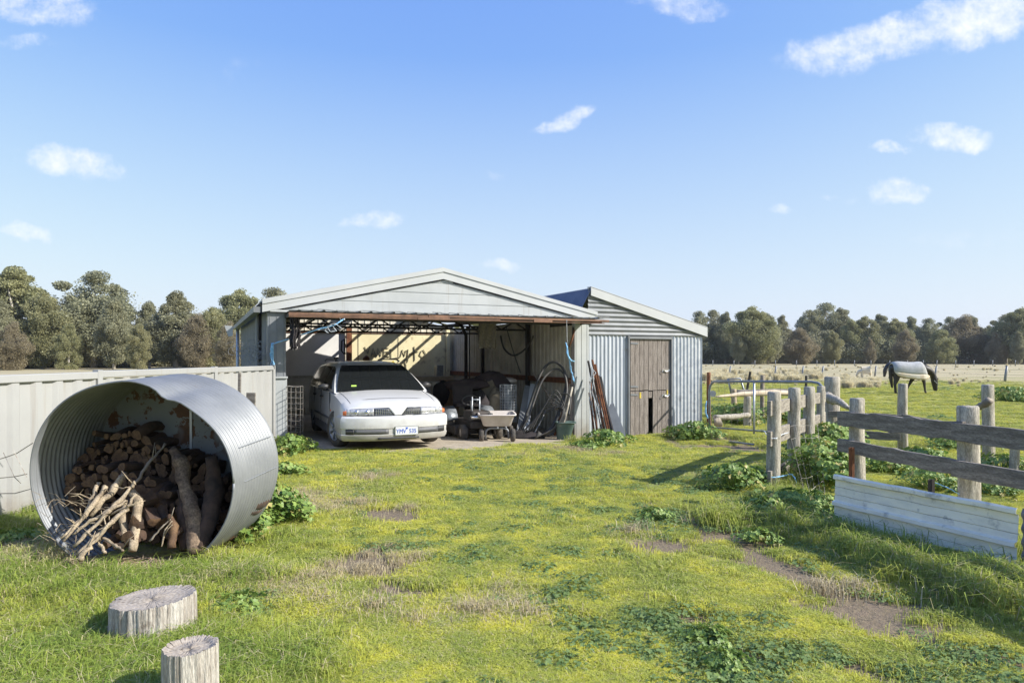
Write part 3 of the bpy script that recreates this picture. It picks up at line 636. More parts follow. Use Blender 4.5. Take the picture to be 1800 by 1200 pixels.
GR = [[(0, .9), (.2, .4), (.4, .9), (.25, .3)], [(.55, .1), (.7, .8), (.95, .1), (.6, .35), (.9, .35)], [(1.05, .05), (1.1, .8), (1.4, .1), (1.5, .8)], [(2.05, .8), (1.65, .8), (1.65, .1), (2.15, .05)], [(1.65, .45), (2, .5)], [(2.25, .75), (2.3, -.1), (3.0, .0)],
      [(3.1, .0), (3.3, .65), (3.5, .1), (3.6, .6)], [(3.75, .1), (3.8, .7)], [(4.0, .35), (4.7, .5)], [(4.35, .95), (4.4, -.3)], [(5.0, .55), (4.85, .2), (5.1, .0), (5.4, .3), (5.2, .65), (5.0, .55)],
      [(1.6, -1.1), (1.75, -.5)], [(2.35, -.55), (1.95, -.75), (2.0, -1.1), (2.3, -1.15)], [(2.85, -.5), (2.55, -.55), (2.55, -1.15), (2.9, -1.15)], [(2.55, -.8), (2.85, -.8)], [(3.5, -.2), (3.55, -.6), (3.75, -.4), (3.8, -.15)], [(3.6, -.6), (3.62, -1.0)]]
stroke('graffiti', GR, .015, M['graffiti'], pc, 3.35, 1.50, .36, -DEP+.16)
b = MB(); b.bar(S(3.98, -DEP+.16, 1.12), S(4.28, -DEP+.16, 1.34), .02, .14); b.build('graffiti', M['yellow'], pc)
# floor slab
b = MB(); rgs = random.Random(8); top = []
from mathutils import noise as mn
out = [Vector(S(-.1, -DEP, 0)), Vector(S(-.1, .05, 0))]
prv = [Vector(q) for q in (S(-.1, .3, 0), (-3.55, 11.25, 0), (-2.2, 10.85, 0), (-1.2, 10.6, 0), (.0, 11.4, 0), (.75, 12.2, 0), (1.15, 13.1, 0), S(5.98, .2, 0))]
for i in range(len(prv)-1):
    for k in range(10):
        q = prv[i].lerp(prv[i+1], k/10); q += Vector((rgs.uniform(-.06, .06), rgs.uniform(-.09, .05), 0)); out.append(q)
out += [Vector(S(6.1, .0, 0)), Vector(S(6.1, -DEP, 0))]
P = []
nu, nw = 46, 50
fr = out[1:-1]
def front_p(s):
    best = 0
    for i in range(len(fr)-1):
        sa = (fr[i].x+4.13)*.911+(fr[i].y-12)*.413; sb = (fr[i+1].x+4.13)*.911+(fr[i+1].y-12)*.413
        if sa <= s <= sb or sb <= s <= sa:
            k = 0 if sa == sb else (s-sa)/(sb-sa); q = fr[i].lerp(fr[i+1], k); best = max(best, (q.x+4.13)*.413-(q.y-12)*.911)
    return best
for i in range(nu+1):
    s0 = -.12+i*(6.3/nu); f_ = front_p(s0); row = []
    for j in range(nw+1):
        p0 = -DEP+(f_+DEP)*(j/nw)**.8 if j < nw else f_; x, y, _z = S(s0, p0, 0); row.append((x, y, g(x, y)+.012-(.06 if j == nw else 0)))
    P.append(row)
b.grid(P); tag(b.build('concrete_slab', M['concrete']), 'dusty concrete floor of the open shed', kind='structure')
SLABZ = lambda x, y: g(x, y)+.014

# annex
ann = empty('annex_shed', S(8, -.05, -.2), 'grey corrugated iron annex with a weathered timber stable door', 'shed')
AW = 1.99
def azt(s): return 3.0-(s-6.42)/(9.52-6.42)*(3.0-2.2)
for s0, L_ in ((6.36, 1.03), (8.50, .93)):
    b = MB(); sheet(b, S(s0, -.05, 0), ALONG, UP, NRM, L_, -.4, AW, BIG, .1); b.build('corrugated_wall', M['galv_old'] if s0 < 7 else M['galv'], ann, solid=.002)
b = MB(); sheet(b, S(0, -.03, AW), UP, ALONG, NRM, 1.0, lambda d: 6.34, lambda d: min(9.45, 6.42+(3.0-.02-AW-d)/(.8)*3.1), BIG, .1); b.build('gable_cladding', M['galv_light'], ann, solid=.002)
b = MB(); b.prism([S(6.38, .0, azt(6.38)), S(9.52, .0, azt(9.52)), S(9.52, .0, azt(9.52)-.21), S(6.38, .0, azt(6.38)-.17)], NRM*.03)
b.prism([S(6.38, .03, azt(6.38)+.01), S(9.52, .03, azt(9.52)+.01), S(9.52, -.15, azt(9.52)+.01), S(6.38, -.15, azt(6.38)+.01)], (0, 0, .012)); b.build('barge_trim', M['trim'], ann)
b = MB(); d = Vector(S(9.56, 0, azt(9.56)))-Vector(S(6.4, 0, azt(6.4))); Ld = d.length; d.normalize(); sheet(b, S(6.4, 0, azt(6.4)-.01), -NRM, d, UP, 6.2, 0, Ld, FINE, .076); b.build('roof_sheet', M['galv_old'], ann, solid=.002)
b = MB(); d = Vector(S(6.4, 0, 3.0))-Vector(S(6.12, 0, 2.5)); Ld = d.length; d.normalize(); sheet(b, S(6.12, .02, 2.5), -NRM, d, (-.911, -.413, .4), 6.2, 0, Ld, FINE, .076); b.build('roof_sheet', M['blue_roof'], ann, solid=.002)
b = MB(); sheet(b, S(9.43, -.05, 0), -NRM, UP, ALONG, 6, -.4, 2.15, BIG, .1); b.build('side_wall', M['galv_old'], ann, solid=.002)
b = MB(); b.prism([S(9.45, -1.0, 1.72), S(9.62, -1.0, 1.78), S(9.62, -1.0, 1.70), S(9.45, -1.0, 1.55)], NRM*.6); b.build('gutter', M['trim'], ann)
b = MB(); b.bar(S(7.36, -.01, -.3), S(7.36, -.01, AW), .03, .05, NRM); b.bar(S(8.52, -.01, -.3), S(8.52, -.01, AW), .03, .05, NRM); b.bar(S(7.34, -.01, AW-.04), S(8.54, -.01, AW-.04), .05, .05); b.build('door_frame', M['galv_light'], ann)
b = MB(); b.bar(S(7.3, -.6, .8), S(8.6, -.6, .8), .02, 2.4); b.build('dark_door_backing', M['dark_steel'], ann)  # dark sheet set a little way behind the stable door boards
rr = random.Random(3)
def boards(name, z0, z1, n, skip=()):
    b = MB(); wd = 1.08/n
    for k in range(n):
        if k in skip: continue
        a = 7.42+k*wd; b.bar(S(a+wd/2, -.04+rr.uniform(-.004, .004), z0+rr.uniform(-.02, .01)), S(a+wd/2, -.04, z1-(rr.uniform(0, .01))), .022, wd-.008, ALONG)
    if 4 in skip:
        b.bar(S(7.42+4.5*wd, -.05, z1-.16), S(7.42+4.5*wd, -.05, z1-.02), .02, wd*.8, ALONG)
        b.bar(S(7.42, -.075, z1-.08), S(8.5, -.075, z1-.08), .02, .09)
    return b.build(name, M['wood_door'], ann, bevel=.003)
du = boards('upper_door', .775, 1.93, 9); dl = boards('lower_door', -.22, .765, 9, (4,))
for dr, z in ((du, 1.22), (dl, .66)):
    b = MB(); b.bar(S(8.30, -.015, z), S(8.46, -.015, z+.005), .02, .035); b.tube([S(8.28, .0, z+.02), S(8.25, .01, z-.03), S(8.27, .0, z-.07)], .008, 6); b.tube([S(8.34, 0, z-.02), S(8.42, 0, z-.03), S(8.46, 0, z+.01)], .008, 6); b.build('latch', M['chrome'], dr)
for dr, z in ((du, 1.83), (du, .87), (dl, .69)):
    b = MB(); b.bar(S(7.42, -.02, z), S(7.62, -.02, z-.01), .006, .035); b.build('hinge', M['galv_light'], dr)
b = MB(); b.bar(S(7.66, -.024, .67), S(7.70, -.024, .67), .006, .13); b.build('bracket', M['yellow'], dl); b = MB(); b.bar(S(8.40, -.024, .72), S(8.43, -.024, .72), .006, .1); b.build('bracket', M['yellow'], dl)

# ------------------------------------------------------------------ cream steel boundary fence
FA, FB = Vector((-4.65, 6.2, 0)), Vector((-4.085, 11.62, 0)); fd = (FB-FA).normalized(); fn = Vector((fd.y, -fd.x, 0))
fence = empty('steel_panel_fence', FA, 'cream ribbed steel panel fence running from the tank to the shed post', 'fence')
for k, d0 in enumerate([-5.9+2.38*i for i in range(4)]+[3.6]):
    d1 = [-3.52, -1.14, 1.24, 3.6, 5.45][k]; a = FA+fd*d0; L_ = d1-d0; sag = (0, .004, -.008, .003, 0)[k]
    b = MB(); sheet(b, a+fd*.03, fd, UP, fn, L_-.06, -.12, 1.30, [(0, 0), (.10, 0), (.135, .028), (.21, .028), (.245, 0)], .27); b.build('panel', M['fence_cream'], fence, solid=.002)
    b = MB(); A = a+fn*.012+UP*(1.345+sag); b.bar(A, A+fd*L_, .06, .075); b.build('top_rail', M['fence_cream'], fence, bevel=.008)
    b = MB(); A = a+fn*.012+fd*L_; b.bar(A-UP*.2, A+UP*1.395, .075, .07, fn); b.build('post', M['fence_cream'], fence, bevel=.005)
# ------------------------------------------------------------------ corrugated tank on its side
TC = Vector((-2.85, 5.09, .62)); TY = .125; TP = .055; TR = .815; TSQ = .9; TL = .72
td_ = Vector((math.sin(TY)*math.cos(TP), math.cos(TY)*math.cos(TP), math.sin(TP))); tu = Vector((math.cos(TY), -math.sin(TY), 0)); tv = tu.cross(td_)
def tpt(th, r_, l):
    return TC+td_*l+tu*math.cos(th)*r_+tv*math.sin(th)*r_*TSQ
def trad(th, l):
    k = max(0, 1-l/(TL*.9)); r_ = TR
    r_ -= .045*k*math.exp(-((th-R(66))/.10)**2)          # dent in the lip
    r_ -= .030*k*math.exp(-((th-R(52))/.30)**2); r_ += .012*k*math.exp(-((th-R(88))/.16)**2)
    r_ += .008*math.sin(th*3+1)*k
    return r_
tank = empty('water_tank', (TC.x, TC.y, 0), 'old corrugated iron water tank lying on its side, open end full of firewood', 'tank')
NT_, NL = 120, 112
b = MB(); P = []
for j in range(NL+1):
    l = TL*j/NL; P.append([tpt(2*math.pi*i/NT_, trad(2*math.pi*i/NT_, l)+.0075*math.sin(2*math.pi*l/.045), l) for i in range(NT_)])
b.grid(P, wrap=True); b.build('tank_wall', M['galv_light'], tank, True, solid=.004)
b = MB(); b.tube([tpt(2*math.pi*i/90, trad(2*math.pi*i/90, 0)+.004, -.004) for i in range(91)], .008, 6); b.build('rim', M['galv_light'], tank, True)
b = MB(); P = [[tpt(2*math.pi*i/60, (TR-.004)*k/8, TL-.015) for i in range(60)] for k in range(0, 9)]; b.grid(P, wrap=True); bp = b.build('end_plate', M['plate'], tank)
b = MB(); b.bar(tpt(R(85), TR*.98, TL-.02), tpt(R(-88), TR*.98, TL-.02), .02, .012, td_); b.build('plate_seam', M['galv_old'], tank)
for th in (R(-2), R(18)):
    b = MB(); b.tube([tpt(th, TR+.012, .14+.04*k) for k in range(14)], .004, 5); b.build('wall_seam', M['galv_light'], tank)
# firewood
rr = random.Random(12)
def log_mesh(r_, L_, seed, ends=True, split=False):
    q = random.Random(seed); b = MB(); n = 12; ks = 7; ph = [q.uniform(0, 6.28) for _ in range(4)]
    vs = []
    bx, by = q.uniform(-.12, .12)*L_, q.uniform(-.1, .1)*L_
    for i in range(ks):
        tt = i/(ks-1)
        for k in range(n):
            a = 2*math.pi*k/n; rad = r_*(1+.12*math.sin(2*a+ph[0])+.07*math.sin(3*a+ph[1]+tt*2)+.06*math.sin(5*a+ph[2]+tt*3))
            if split and math.cos(a-ph[3]) > .25: rad *= .45/max(.45, math.cos(a-ph[3])*1.15)
            vs.append((tt*L_-L_/2, rad*math.cos(a)+bx*math.sin(math.pi*tt), rad*math.sin(a)+by*math.sin(math.pi*tt)))
    b.add(vs, [(i*n+k, i*n+(k+1) % n, (i+1)*n+(k+1) % n, (i+1)*n+k) for i in range(ks-1) for k in range(n)]); b.mat = 1
    c0 = len(b.v)
    for base, s in ((0, -1), ((ks-1)*n, 1)):
        ring = [Vector(vs[base+k]) for k in range(n)]; c = sum(ring, Vector())/n
        b.add(ring+[c+Vector((s*.004, 0, 0))], [((k+1) % n, k, n) if s < 0 else (k, (k+1) % n, n) for k in range(n)])
    return b
protos = []
for i in range(9):
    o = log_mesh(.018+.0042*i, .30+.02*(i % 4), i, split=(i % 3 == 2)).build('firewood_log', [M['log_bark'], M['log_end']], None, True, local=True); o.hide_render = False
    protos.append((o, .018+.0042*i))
LOGLAB = 'dark cut firewood log in the heap stacked inside the tank'
def place_log(i, loc, rot, first=[set()]):
    o0, r_ = protos[i]
    o = o0 if i not in first[0] else o0.copy()
    if i in first[0]: COL.objects.link(o)
    first[0].add(i); o.location = loc; o.rotation_euler = rot; tag(o, LOGLAB, 'firewood', 'cut firewood stacked inside the tank'); return o
# rows: local along u, upward; ends towards the viewer
yawlog = math.atan2(td_.y, td_.x)
def wedge_h(uu): return .90-.50*max(0, uu+.25)-.25*max(0, -.5-uu)
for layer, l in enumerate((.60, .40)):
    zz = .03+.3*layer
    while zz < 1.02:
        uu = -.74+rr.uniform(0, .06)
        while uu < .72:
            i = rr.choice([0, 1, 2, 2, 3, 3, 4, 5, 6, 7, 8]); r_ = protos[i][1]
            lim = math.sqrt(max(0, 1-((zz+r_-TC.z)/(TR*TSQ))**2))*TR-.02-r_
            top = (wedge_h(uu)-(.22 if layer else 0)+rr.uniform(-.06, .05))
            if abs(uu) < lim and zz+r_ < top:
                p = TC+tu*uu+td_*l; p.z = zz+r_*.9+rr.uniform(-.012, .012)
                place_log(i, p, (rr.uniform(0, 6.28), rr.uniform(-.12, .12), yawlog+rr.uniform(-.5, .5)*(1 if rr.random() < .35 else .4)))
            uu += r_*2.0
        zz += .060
# split chunks tumbled at the front
def up_log(i, px, py, l, lean, sc, lab, mats=None):
    d = TC.y+l; x = at(px, d); b = MB()
    return x
SPL = [(430, 800, .30, .07, .30), (245, 915, .05, .055, .16), (225, 935, .02, .05, .14), (268, 905, .10, .05, .14), (206, 925, .10, .05, .17), (290, 905, .16, .045, .13), (250, 880, .18, .06, .18), (215, 890, .16, .05, .16), (306, 935, .06, .03, .12), (195, 950, -.02, .035, .12), (213, 955, -.05, .035, .10), (240, 940, 0.0, .06, .15)]
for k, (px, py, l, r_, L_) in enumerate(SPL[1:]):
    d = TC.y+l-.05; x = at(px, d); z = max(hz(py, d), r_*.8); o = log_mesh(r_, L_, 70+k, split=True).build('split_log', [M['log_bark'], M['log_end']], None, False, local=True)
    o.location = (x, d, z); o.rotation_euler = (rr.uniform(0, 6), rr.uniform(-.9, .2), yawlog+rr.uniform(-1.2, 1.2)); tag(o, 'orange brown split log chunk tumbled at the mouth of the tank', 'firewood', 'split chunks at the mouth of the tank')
# tall weathered logs standing at the right of the mouth
def stick(name, pix, rads, label, mat, group=None, n=9, twigs=0, seed=0, cat='stick', endm=None):
    """pix: (px, py, depth) along the stick"""
    q = random.Random(seed); P = []
    for px, py, d in pix: P.append(Vector((at(px, d), d, hz(py, d))))
    pts = []; rs = []
    for i in range(len(P)-1):
        for k in range(5):
            tt = k/5; pts.append(P[i].lerp(P[i+1], tt)+Vector((q.uniform(-1, 1), q.uniform(-1, 1), q.uniform(-1, 1)))*rads[0]*(.38 if name == 'dry_stick' else .12)); rs.append((rads[i]*(1-tt)+rads[i+1]*tt)*(q.uniform(.88, 1.0) if name != 'dry_stick' else q.uniform(.5, .74)))
    pts.append(P[-1]); rs.append(rads[-1]); b = MB(); b.tube(pts, rs, n, wob=lambda i, k: 1+.1*math.sin(k*2.1+i*.7+seed))
    for k in range(twigs):
        p = pts[q.randrange(2, len(pts)-1)]; v = Vector((q.uniform(-1, 1), q.uniform(-.6, .3), q.uniform(-.2, 1))).normalized()*q.uniform(.06, .16)
        b.tube([p, p+v*.5+Vector((0, 0, q.uniform(-.02, .02))), p+v], [.006, .004, .002], 4)
    o = b.build(name, mat, None, True, loc=P[0]); tag(o, label, cat, group); return o
D = TC.y
stick('weathered_log', [(348, 972, D-.02), (340, 905, D+.08), (322, 850, D+.2), (318, 815, D+.28), (305, 790, D+.33)], [.075, .06, .05, .06, .035], 'tall forked weathered log standing right of centre in the tank mouth', M['log_weathered'], seed=3, n=12, cat='firewood')
stick('weathered_log', [(330, 965, D+.02), (325, 900, D+.12), (322, 860, D+.2)], [.05, .05, .045], 'short dark log leaning beside the tall forked log', M['log_bark'], seed=31, n=12, cat='firewood')
stick('weathered_log', [(350, 966, D-.04), (368, 915, D+.1), (378, 860, D+.2), (372, 805, D+.28)], [.045, .07, .07, .05], 'thick brown log lying against the right hand tank wall', M['log_bark'], seed=5, n=12, cat='firewood')
stick('weathered_log', [(233, 968, D-.14), (240, 915, D-.04), (243, 880, D+.04), (230, 860, D+.1)], [.032, .036, .036, .028], 'short pale log propped upright near the middle of the tank mouth', M['stick'], seed=7, cat='firewood')
stick('weathered_log', [(221, 950, D-.1), (216, 905, D), (222, 880, D+.05)], [.03, .028, .024], 'short brown stub propped left of the pale upright log', M['stick'], seed=8, cat='firewood')
stick('broken_log', [(302, 962, D-.08), (306, 925, D-.02), (298, 905, D+.02)], [.03, .035, .02], 'reddish broken chunk with a splintered top in the tank mouth', M['log_end'], seed=9, cat='firewood')
STK = [([(106, 945, D-.22), (150, 905, D-.1), (168, 860, D+.08), (174, 848, D+.13)], [.016, .024, .024, .018], 2, 'leftmost grey stick in the bundle leaning on the tank wall'),
 ([(112, 950, D-.22), (165, 885, D-.08), (185, 855, D+.05)], [.014, .028, .022], 2, 'yellowish stick leaning second from the tank wall'),
 ([(160, 905, D-.06), (190, 870, D+.03), (214, 838, D+.12), (220, 832, D+.14)], [.03, .045, .042, .03], 0, 'thickest pale log at the back of the leaning stick bundle'),
 ([(130, 960, D-.26), (185, 905, D-.15), (230, 858, D+.0), (238, 848, D+.02)], [.018, .026, .024, .02], 3, 'long knotty stick crossing the middle of the bundle'),
 ([(128, 940, D-.2), (160, 915, D-.16), (205, 890, D-.1), (222, 880, D-.05)], [.014, .024, .02, .014], 3, 'crooked stick lying lowest across the bundle'),
 ([(136, 975, D-.3), (185, 925, D-.2), (222, 895, D-.12), (240, 868, D-.05)], [.022, .026, .022, .012], 3, 'long front stick whose foot rests in the grass'),
 ([(140, 985, D-.32), (160, 955, D-.26), (200, 915, D-.18)], [.028, .024, .018], 1, 'short thick stick nearest the viewer at the bundle foot'),
 ([(190, 905, D-.1), (225, 890, D-.12), (248, 877, D-.1)], [.012, .01, .006], 2, 'thin pale twig sticking out to the right of the bundle'),
 ([(232, 855, D+.02), (262, 815, D+.2), (290, 780, D+.38)], [.018, .02, .012], 2, 'dark crooked branch reaching up over the firewood stack'),
 ([(264, 950, D-.12), (285, 925, D-.1), (300, 912, D-.08)], [.012, .009, .006], 1, 'thin bleached stick standing in front of the dark logs'),
 ([(284, 960, D-.1), (290, 930, D-.08), (303, 915, D-.06)], [.008, .009, .005], 1, 'reddish splintered stick beside the bleached one'),
 ([(180, 945, D-.2), (200, 957, D-.24), (216, 968, D-.28)], [.016, .018, .01], 1, 'short white forked stick on the litter in the tank mouth'),
 ([(170, 940, D-.16), (178, 960, D-.22), (184, 972, D-.26)], [.018, .02, .014], 1, 'brown stub lying beside the white forked stick')]
for k, (pix, rd, tw, lab) in enumerate(STK): stick('dry_stick', pix, rd, lab, M['stick'] if 'dark' not in lab else M['bark'], 'sticks in the tank mouth', twigs=tw, seed=40+k)
# bark litter under the sticks
b = MB(); rr = random.Random(77)
for k in range(1500):
    x = rr.gauss(-2.85, .36); y = rr.gauss(4.80, .13); x = min(max(x, -3.45), -2.25); z = .02+rr.random()*.035; a = rr.uniform(0, 6.28); L_ = rr.uniform(.02, .09)
    b.tube([(x, y, z), (x+L_*math.cos(a), y+L_*math.sin(a), z+rr.uniform(-.015, .03))], [.003, .0015], 3, cap=False)
for k in range(70):
    x = rr.uniform(-3.4, -3.0); y = rr.gauss(4.95, .12); z = rr.uniform(.05, .55); a = rr.uniform(0, 6.28); L_ = rr.uniform(.05, .14)
    b.tube([(x, y, z), (x+L_*.4*math.cos(a), y+L_*.3*math.sin(a), z+L_*.3), (x+L_*math.cos(a), y+L_*.6*math.sin(a), z+rr.uniform(-.02, .08))], [.0025, .002, .001], 3, cap=False)
tag(b.build('bark_litter', M['stick'], None, loc=(-2.85, 4.86, 0)), 'loose bark and twig litter at the mouth of the tank', kind='stuff')
b = MB(); P = [[(-3.5+1.3*i/16, 4.62+.62*j/10, .004+.03*math.sin(math.pi*j/10)*math.sin(math.pi*i/16)+rr.random()*.012) for j in range(11)] for i in range(17)]; b.grid(P)
tag(b.build('wood_debris', pmat('brown_wood_debris', (.30,.20,.13), (.16,.10,.065), 20, .95, 0, .01, 40), None, loc=(-2.85, 4.9, 0)), 'brown wood debris carpeting the tank mouth', kind='stuff')

# ------------------------------------------------------------------ stumps
def stump(loc, r_, h, label, seed, hollow=.0, wob=.05, tilt=0):
    q = random.Random(seed); n = 220; ph = [q.uniform(0, 6.28) for _ in range(9)]
    gro = [(q.uniform(0, 6.28), q.uniform(.012, .035), q.uniform(.03, .09)) for _ in range(34)]
    def rad(a, zt):
        v = r_*(1+wob*math.sin(2*a+ph[0])+wob*.7*math.sin(3*a+ph[1])+.018*math.sin(9*a+ph[2]+zt)+.010*math.sin(23*a+ph[3]+zt*2)+.007*math.sin(61*a+ph[4]+zt*5)+.05*(1-zt)**2)
        for ga, gw, gd in gro:
            dd = (a-ga+math.pi) % (2*math.pi)-math.pi; v -= r_*gd*math.exp(-(dd/gw)**2)*(.4+.6*zt)
        return v
    root = empty('tree_stump', (*loc, 0), label, 'stump'); b = MB(); P = []
    for j in range(15):
        zt = j/14; z = -.06+(h+.06)*zt; P.append([(loc[0]+rad(2*math.pi*i/n, zt)*math.cos(2*math.pi*i/n)*(1 if j < 14 else .985), loc[1]+rad(2*math.pi*i/n, zt)*math.sin(2*math.pi*i/n)*(1 if j < 14 else .985), z+(tilt*math.cos(2*math.pi*i/n)*zt+q.uniform(-.004, .004) if j > 11 else 0)) for i in range(n)])
    b.grid(P, wrap=True); b.build('trunk', M['stump_side'], root, True)
    b = MB(); P2 = []
    for k in range(10):
        f = 1-k/9.; P2.append([(loc[0]+((P[-1][i][0]-loc[0])*f if k < 1 else r_*.97*f*math.cos(2*math.pi*i/n)), loc[1]+((P[-1][i][1]-loc[1])*f if k < 1 else r_*.97*f*math.sin(2*math.pi*i/n)), (P[-1][i][2] if k < 1 else h+.002)-hollow*smooth((1-f)*3.2)+q.uniform(-.003, .003)*(k > 0)) for i in range(n)])
    b.grid(P2, wrap=True); b.build('cut_top', M['stump_top'], root, True)
stump((-1.955, 3.72), .205, .235, 'wide low bleached tree stump with a cracked rim, behind the narrow one', 1, .012, .04, .012)
stump((-1.39, 2.95), .110, .30, 'narrow tall bleached stump with a hollowed grey top, nearest the viewer', 2, .018, .03)

# ------------------------------------------------------------------ timber fences
def post(name, x, y, top, r_, label, group, seed, lean=(0, 0), mat='wood_grey', z0=None, sq=1.):
    q = random.Random(seed); zb = (g(x, y) if z0 is None else z0)-.1; n = 20; b = MB(); P = []; ph = [q.uniform(0, 6.28) for _ in range(5)]
    for j in range(13):
        f = j/12; z = zb+(top-zb)*f; cx = x+lean[0]*f+.006*math.sin(f*5+ph[0]); cy = y+lean[1]*f
        row = []
        for i in range(n):
            a = 2*math.pi*i/n; rr_ = r_*(1.06-.08*f)*(1+.05*math.sin(2*a+ph[1]+f)+.035*math.sin(5*a+ph[2]+f*1.5)+.02*math.sin(9*a+ph[3]))
            row.append((cx+rr_*math.cos(a), cy+rr_*math.sin(a)*sq, z))
        P.append(row)
    P.append([(cx+(p[0]-cx)*.86, cy+(p[1]-cy)*.86, top+.012+q.uniform(-.004, .004)) for p in P[-1]])
    b.grid(P, wrap=True); k0 = len(b.v)-n; b.f.append(tuple(range(k0, k0+n))); b.mi.append(0)
    o = b.build(name, M[mat], None, True, loc=(x, y, zb)); tag(o, label, 'fence post', group); return o
YF = 'upright posts of the gateway railing'
GP_ = [(1360, 8.1, 1.11, .074, 'nearest gateway post, tied with blue twine at its foot'), (1396, 8.95, 1.12, .078, 'second gateway post, with a small rust stain'), (1422, 9.9, 1.09, .078, 'third gateway post, cracked and darker down one side'), (1443, 11.0, 1.05, .066, 'thinnest gateway post, fourth from the near end')]
GPW = []
for k, (px, d, h, r_, lab) in enumerate(GP_): x = at(px, d); GPW.append(Vector((x, d, 0))); post('timber_post', x, d, h, r_, lab, YF, 10+k)
A, B_ = GPW[0], GPW[3]; rd_ = (B_-A).normalized(); rn = Vector((-rd_.y, rd_.x, 0))
def board(name, p, q_, w_, h_, label, mat='rail_grey', seed=0, group=None, cat='fence rail', wav=.008):
    rn_ = random.Random(seed); p = Vector(p); q_ = Vector(q_); d = (q_-p).normalized(); x = d.cross(UP).normalized(); u_ = x.cross(d); n = 14; b = MB(); P = []
    for i in range(n+1):
        c = p.lerp(q_, i/n); e = [rn_.uniform(-wav, wav) for _ in range(2)]; P.append([c-x*w_/2+u_*(h_/2+e[0]), c+x*w_/2+u_*(h_/2+e[0]), c+x*w_/2-u_*(h_/2+e[1]), c-x*w_/2-u_*(h_/2+e[1])])
    b.grid(P, wrap=True); b.f += [(3, 2, 1, 0), tuple(range(n*4, n*4+4))]; b.mi += [0, 0]
    o = b.build(name, M[mat], None, False, loc=p, bevel=.004); tag(o, label, cat, group); return o
for z, hh, lab in ((.93, .17, 'top rail behind the gateway posts'), (.58, .18, 'middle rail behind the gateway posts'), (.12, .16, 'bottom rail behind the gateway posts, near the ground')):
    board('timber_rail', A-rd_*.16+rn*.02+UP*z, B_+rd_*.5+rn*.02+UP*(z-.06), .045, hh, lab, 'rail_pale', int(z*100), 'rails of the gateway railing')
board('timber_rail', A+rn*.18-rd_*.1+UP*.55, A+rn*.18-rd_*.1+UP*.1, .05, .1, 'short dark upright stub left of the nearest gateway post', 'rail_grey', 5)
# front paddock fence with two boards
PA = Vector((at(1507, 6.75), 6.75, 0)); PB = Vector((at(1703, 5.55), 5.55, 0)); pd = (PB-PA).normalized(); pn = Vector((pd.y, -pd.x, 0))
pn = pn if pn.x < 0 else -pn
post('timber_post', PA.x, PA.y, 1.12, .072, 'round grey post at the near end of the two-board fence', 'posts of the two-board fence', 21)
post('timber_post', PB.x, PB.y, 1.13, .078, 'thick pale post in the middle of the two-board fence', 'posts of the two-board fence', 22)
PC = PA+pd*4.6; post('timber_post', PC.x, PC.y, 1.12, .075, 'post of the two-board fence beyond the frame edge', 'posts of the two-board fence', 23)
C0 = PA-pd*.14+pn*.10
board('timber_rail', C0+UP*.925, PB+pn*.10+UP*.94+pd*.05, .04, .15, 'upper weathered board of the two-board fence, left length', seed=31, wav=.01, group='boards of the two-board fence')
board('timber_rail', PB+pn*.125+UP*.94-pd*.03, PC+pn*.11+UP*.93, .04, .15, 'upper weathered board of the two-board fence, right length', seed=32, wav=.01, group='boards of the two-board fence')
board('timber_rail', C0+UP*.655, PB+pn*.10+UP*.64+pd*.05, .04, .125, 'lower weathered board of the two-board fence, left length', seed=33, wav=.008, group='boards of the two-board fence')
board('timber_rail', PB+pn*.125+UP*.64-pd*.03, PC+pn*.11+UP*.63, .04, .13, 'lower weathered board of the two-board fence, right length', seed=34, wav=.008, group='boards of the two-board fence')
# rusty pickets beside it
def picket(px, py_top, d, ht, label, mat='rust', w_=.04, lean=0):
    x = at(px, d); z = hz(py_top, d); b = MB(); zb = g(x, d)-.1
    b.bar((x, d, zb), (x+lean, d, z), w_, .006, (0, 1, 0)); b.bar((x, d+.004, zb), (x+lean, d+.004, z), .006, w_*.7, (0, 1, 0))
    o = b.build('star_picket', M[mat], None, False, loc=(x, d, zb)); tag(o, label, 'fence picket'); return o
picket(1497, 786, 6.55, 1, 'rusty brown steel picket beside the near post of the two-board fence', w_=.055)
picket(1637, 842, 5.75, 1, 'short dark steel picket behind the cream sheet', 'dark_steel', w_=.055)
# sheets leaning along the fence
SA_ = Vector((2.98, 6.32, 0)); SB_ = Vector((3.635, 4.92, 0)); sdv = (SB_-SA_); SLn = sdv.length; sdv.normalize(); snn = Vector((sdv.y, -sdv.x, 0)); snn = snn if snn.x < 0 else -snn
PR = [(0, .02), (.012, .035), (.035, .035), (.045, .004), (.05, 0), (.10, 0), (.104, -.012), (.108, 0), (.165, 0), (.169, -.012), (.173, 0), (.215, 0), (.225, .035), (.25, .035), (.26, .0), (.32, 0), (.324, -.012), (.328, 0), (.385, 0), (.389, -.012), (.393, 0), (.45, 0)]
b = MB(); up_ = (UP+snn*-.06).normalized(); P = []
for d_, h_ in PR:
    row = []
    for k in range(25):
        f = k/24; c = SA_+sdv*SLn*f; wz = .004*math.sin(f*17+d_*9)+.003*math.sin(f*31)
        row.append(c+up_*(.455-d_*1.12+wz*.6)+snn*(h_+wz))
    P.append(row)
b.grid(P); o = b.build('roofing_sheet', pmat('scratched_cream_sheet', (.86,.82,.68), (.72,.70,.61), 5, .45, 0, .0015, 6, c3=(.42,.41,.38), t3=(.54,.7), s3=8, stretch=(1,1,3)), None, False, loc=SA_, solid=.003); tag(o, 'long cream ribbed roofing sheet standing on edge below the two-board fence', 'metal sheet')
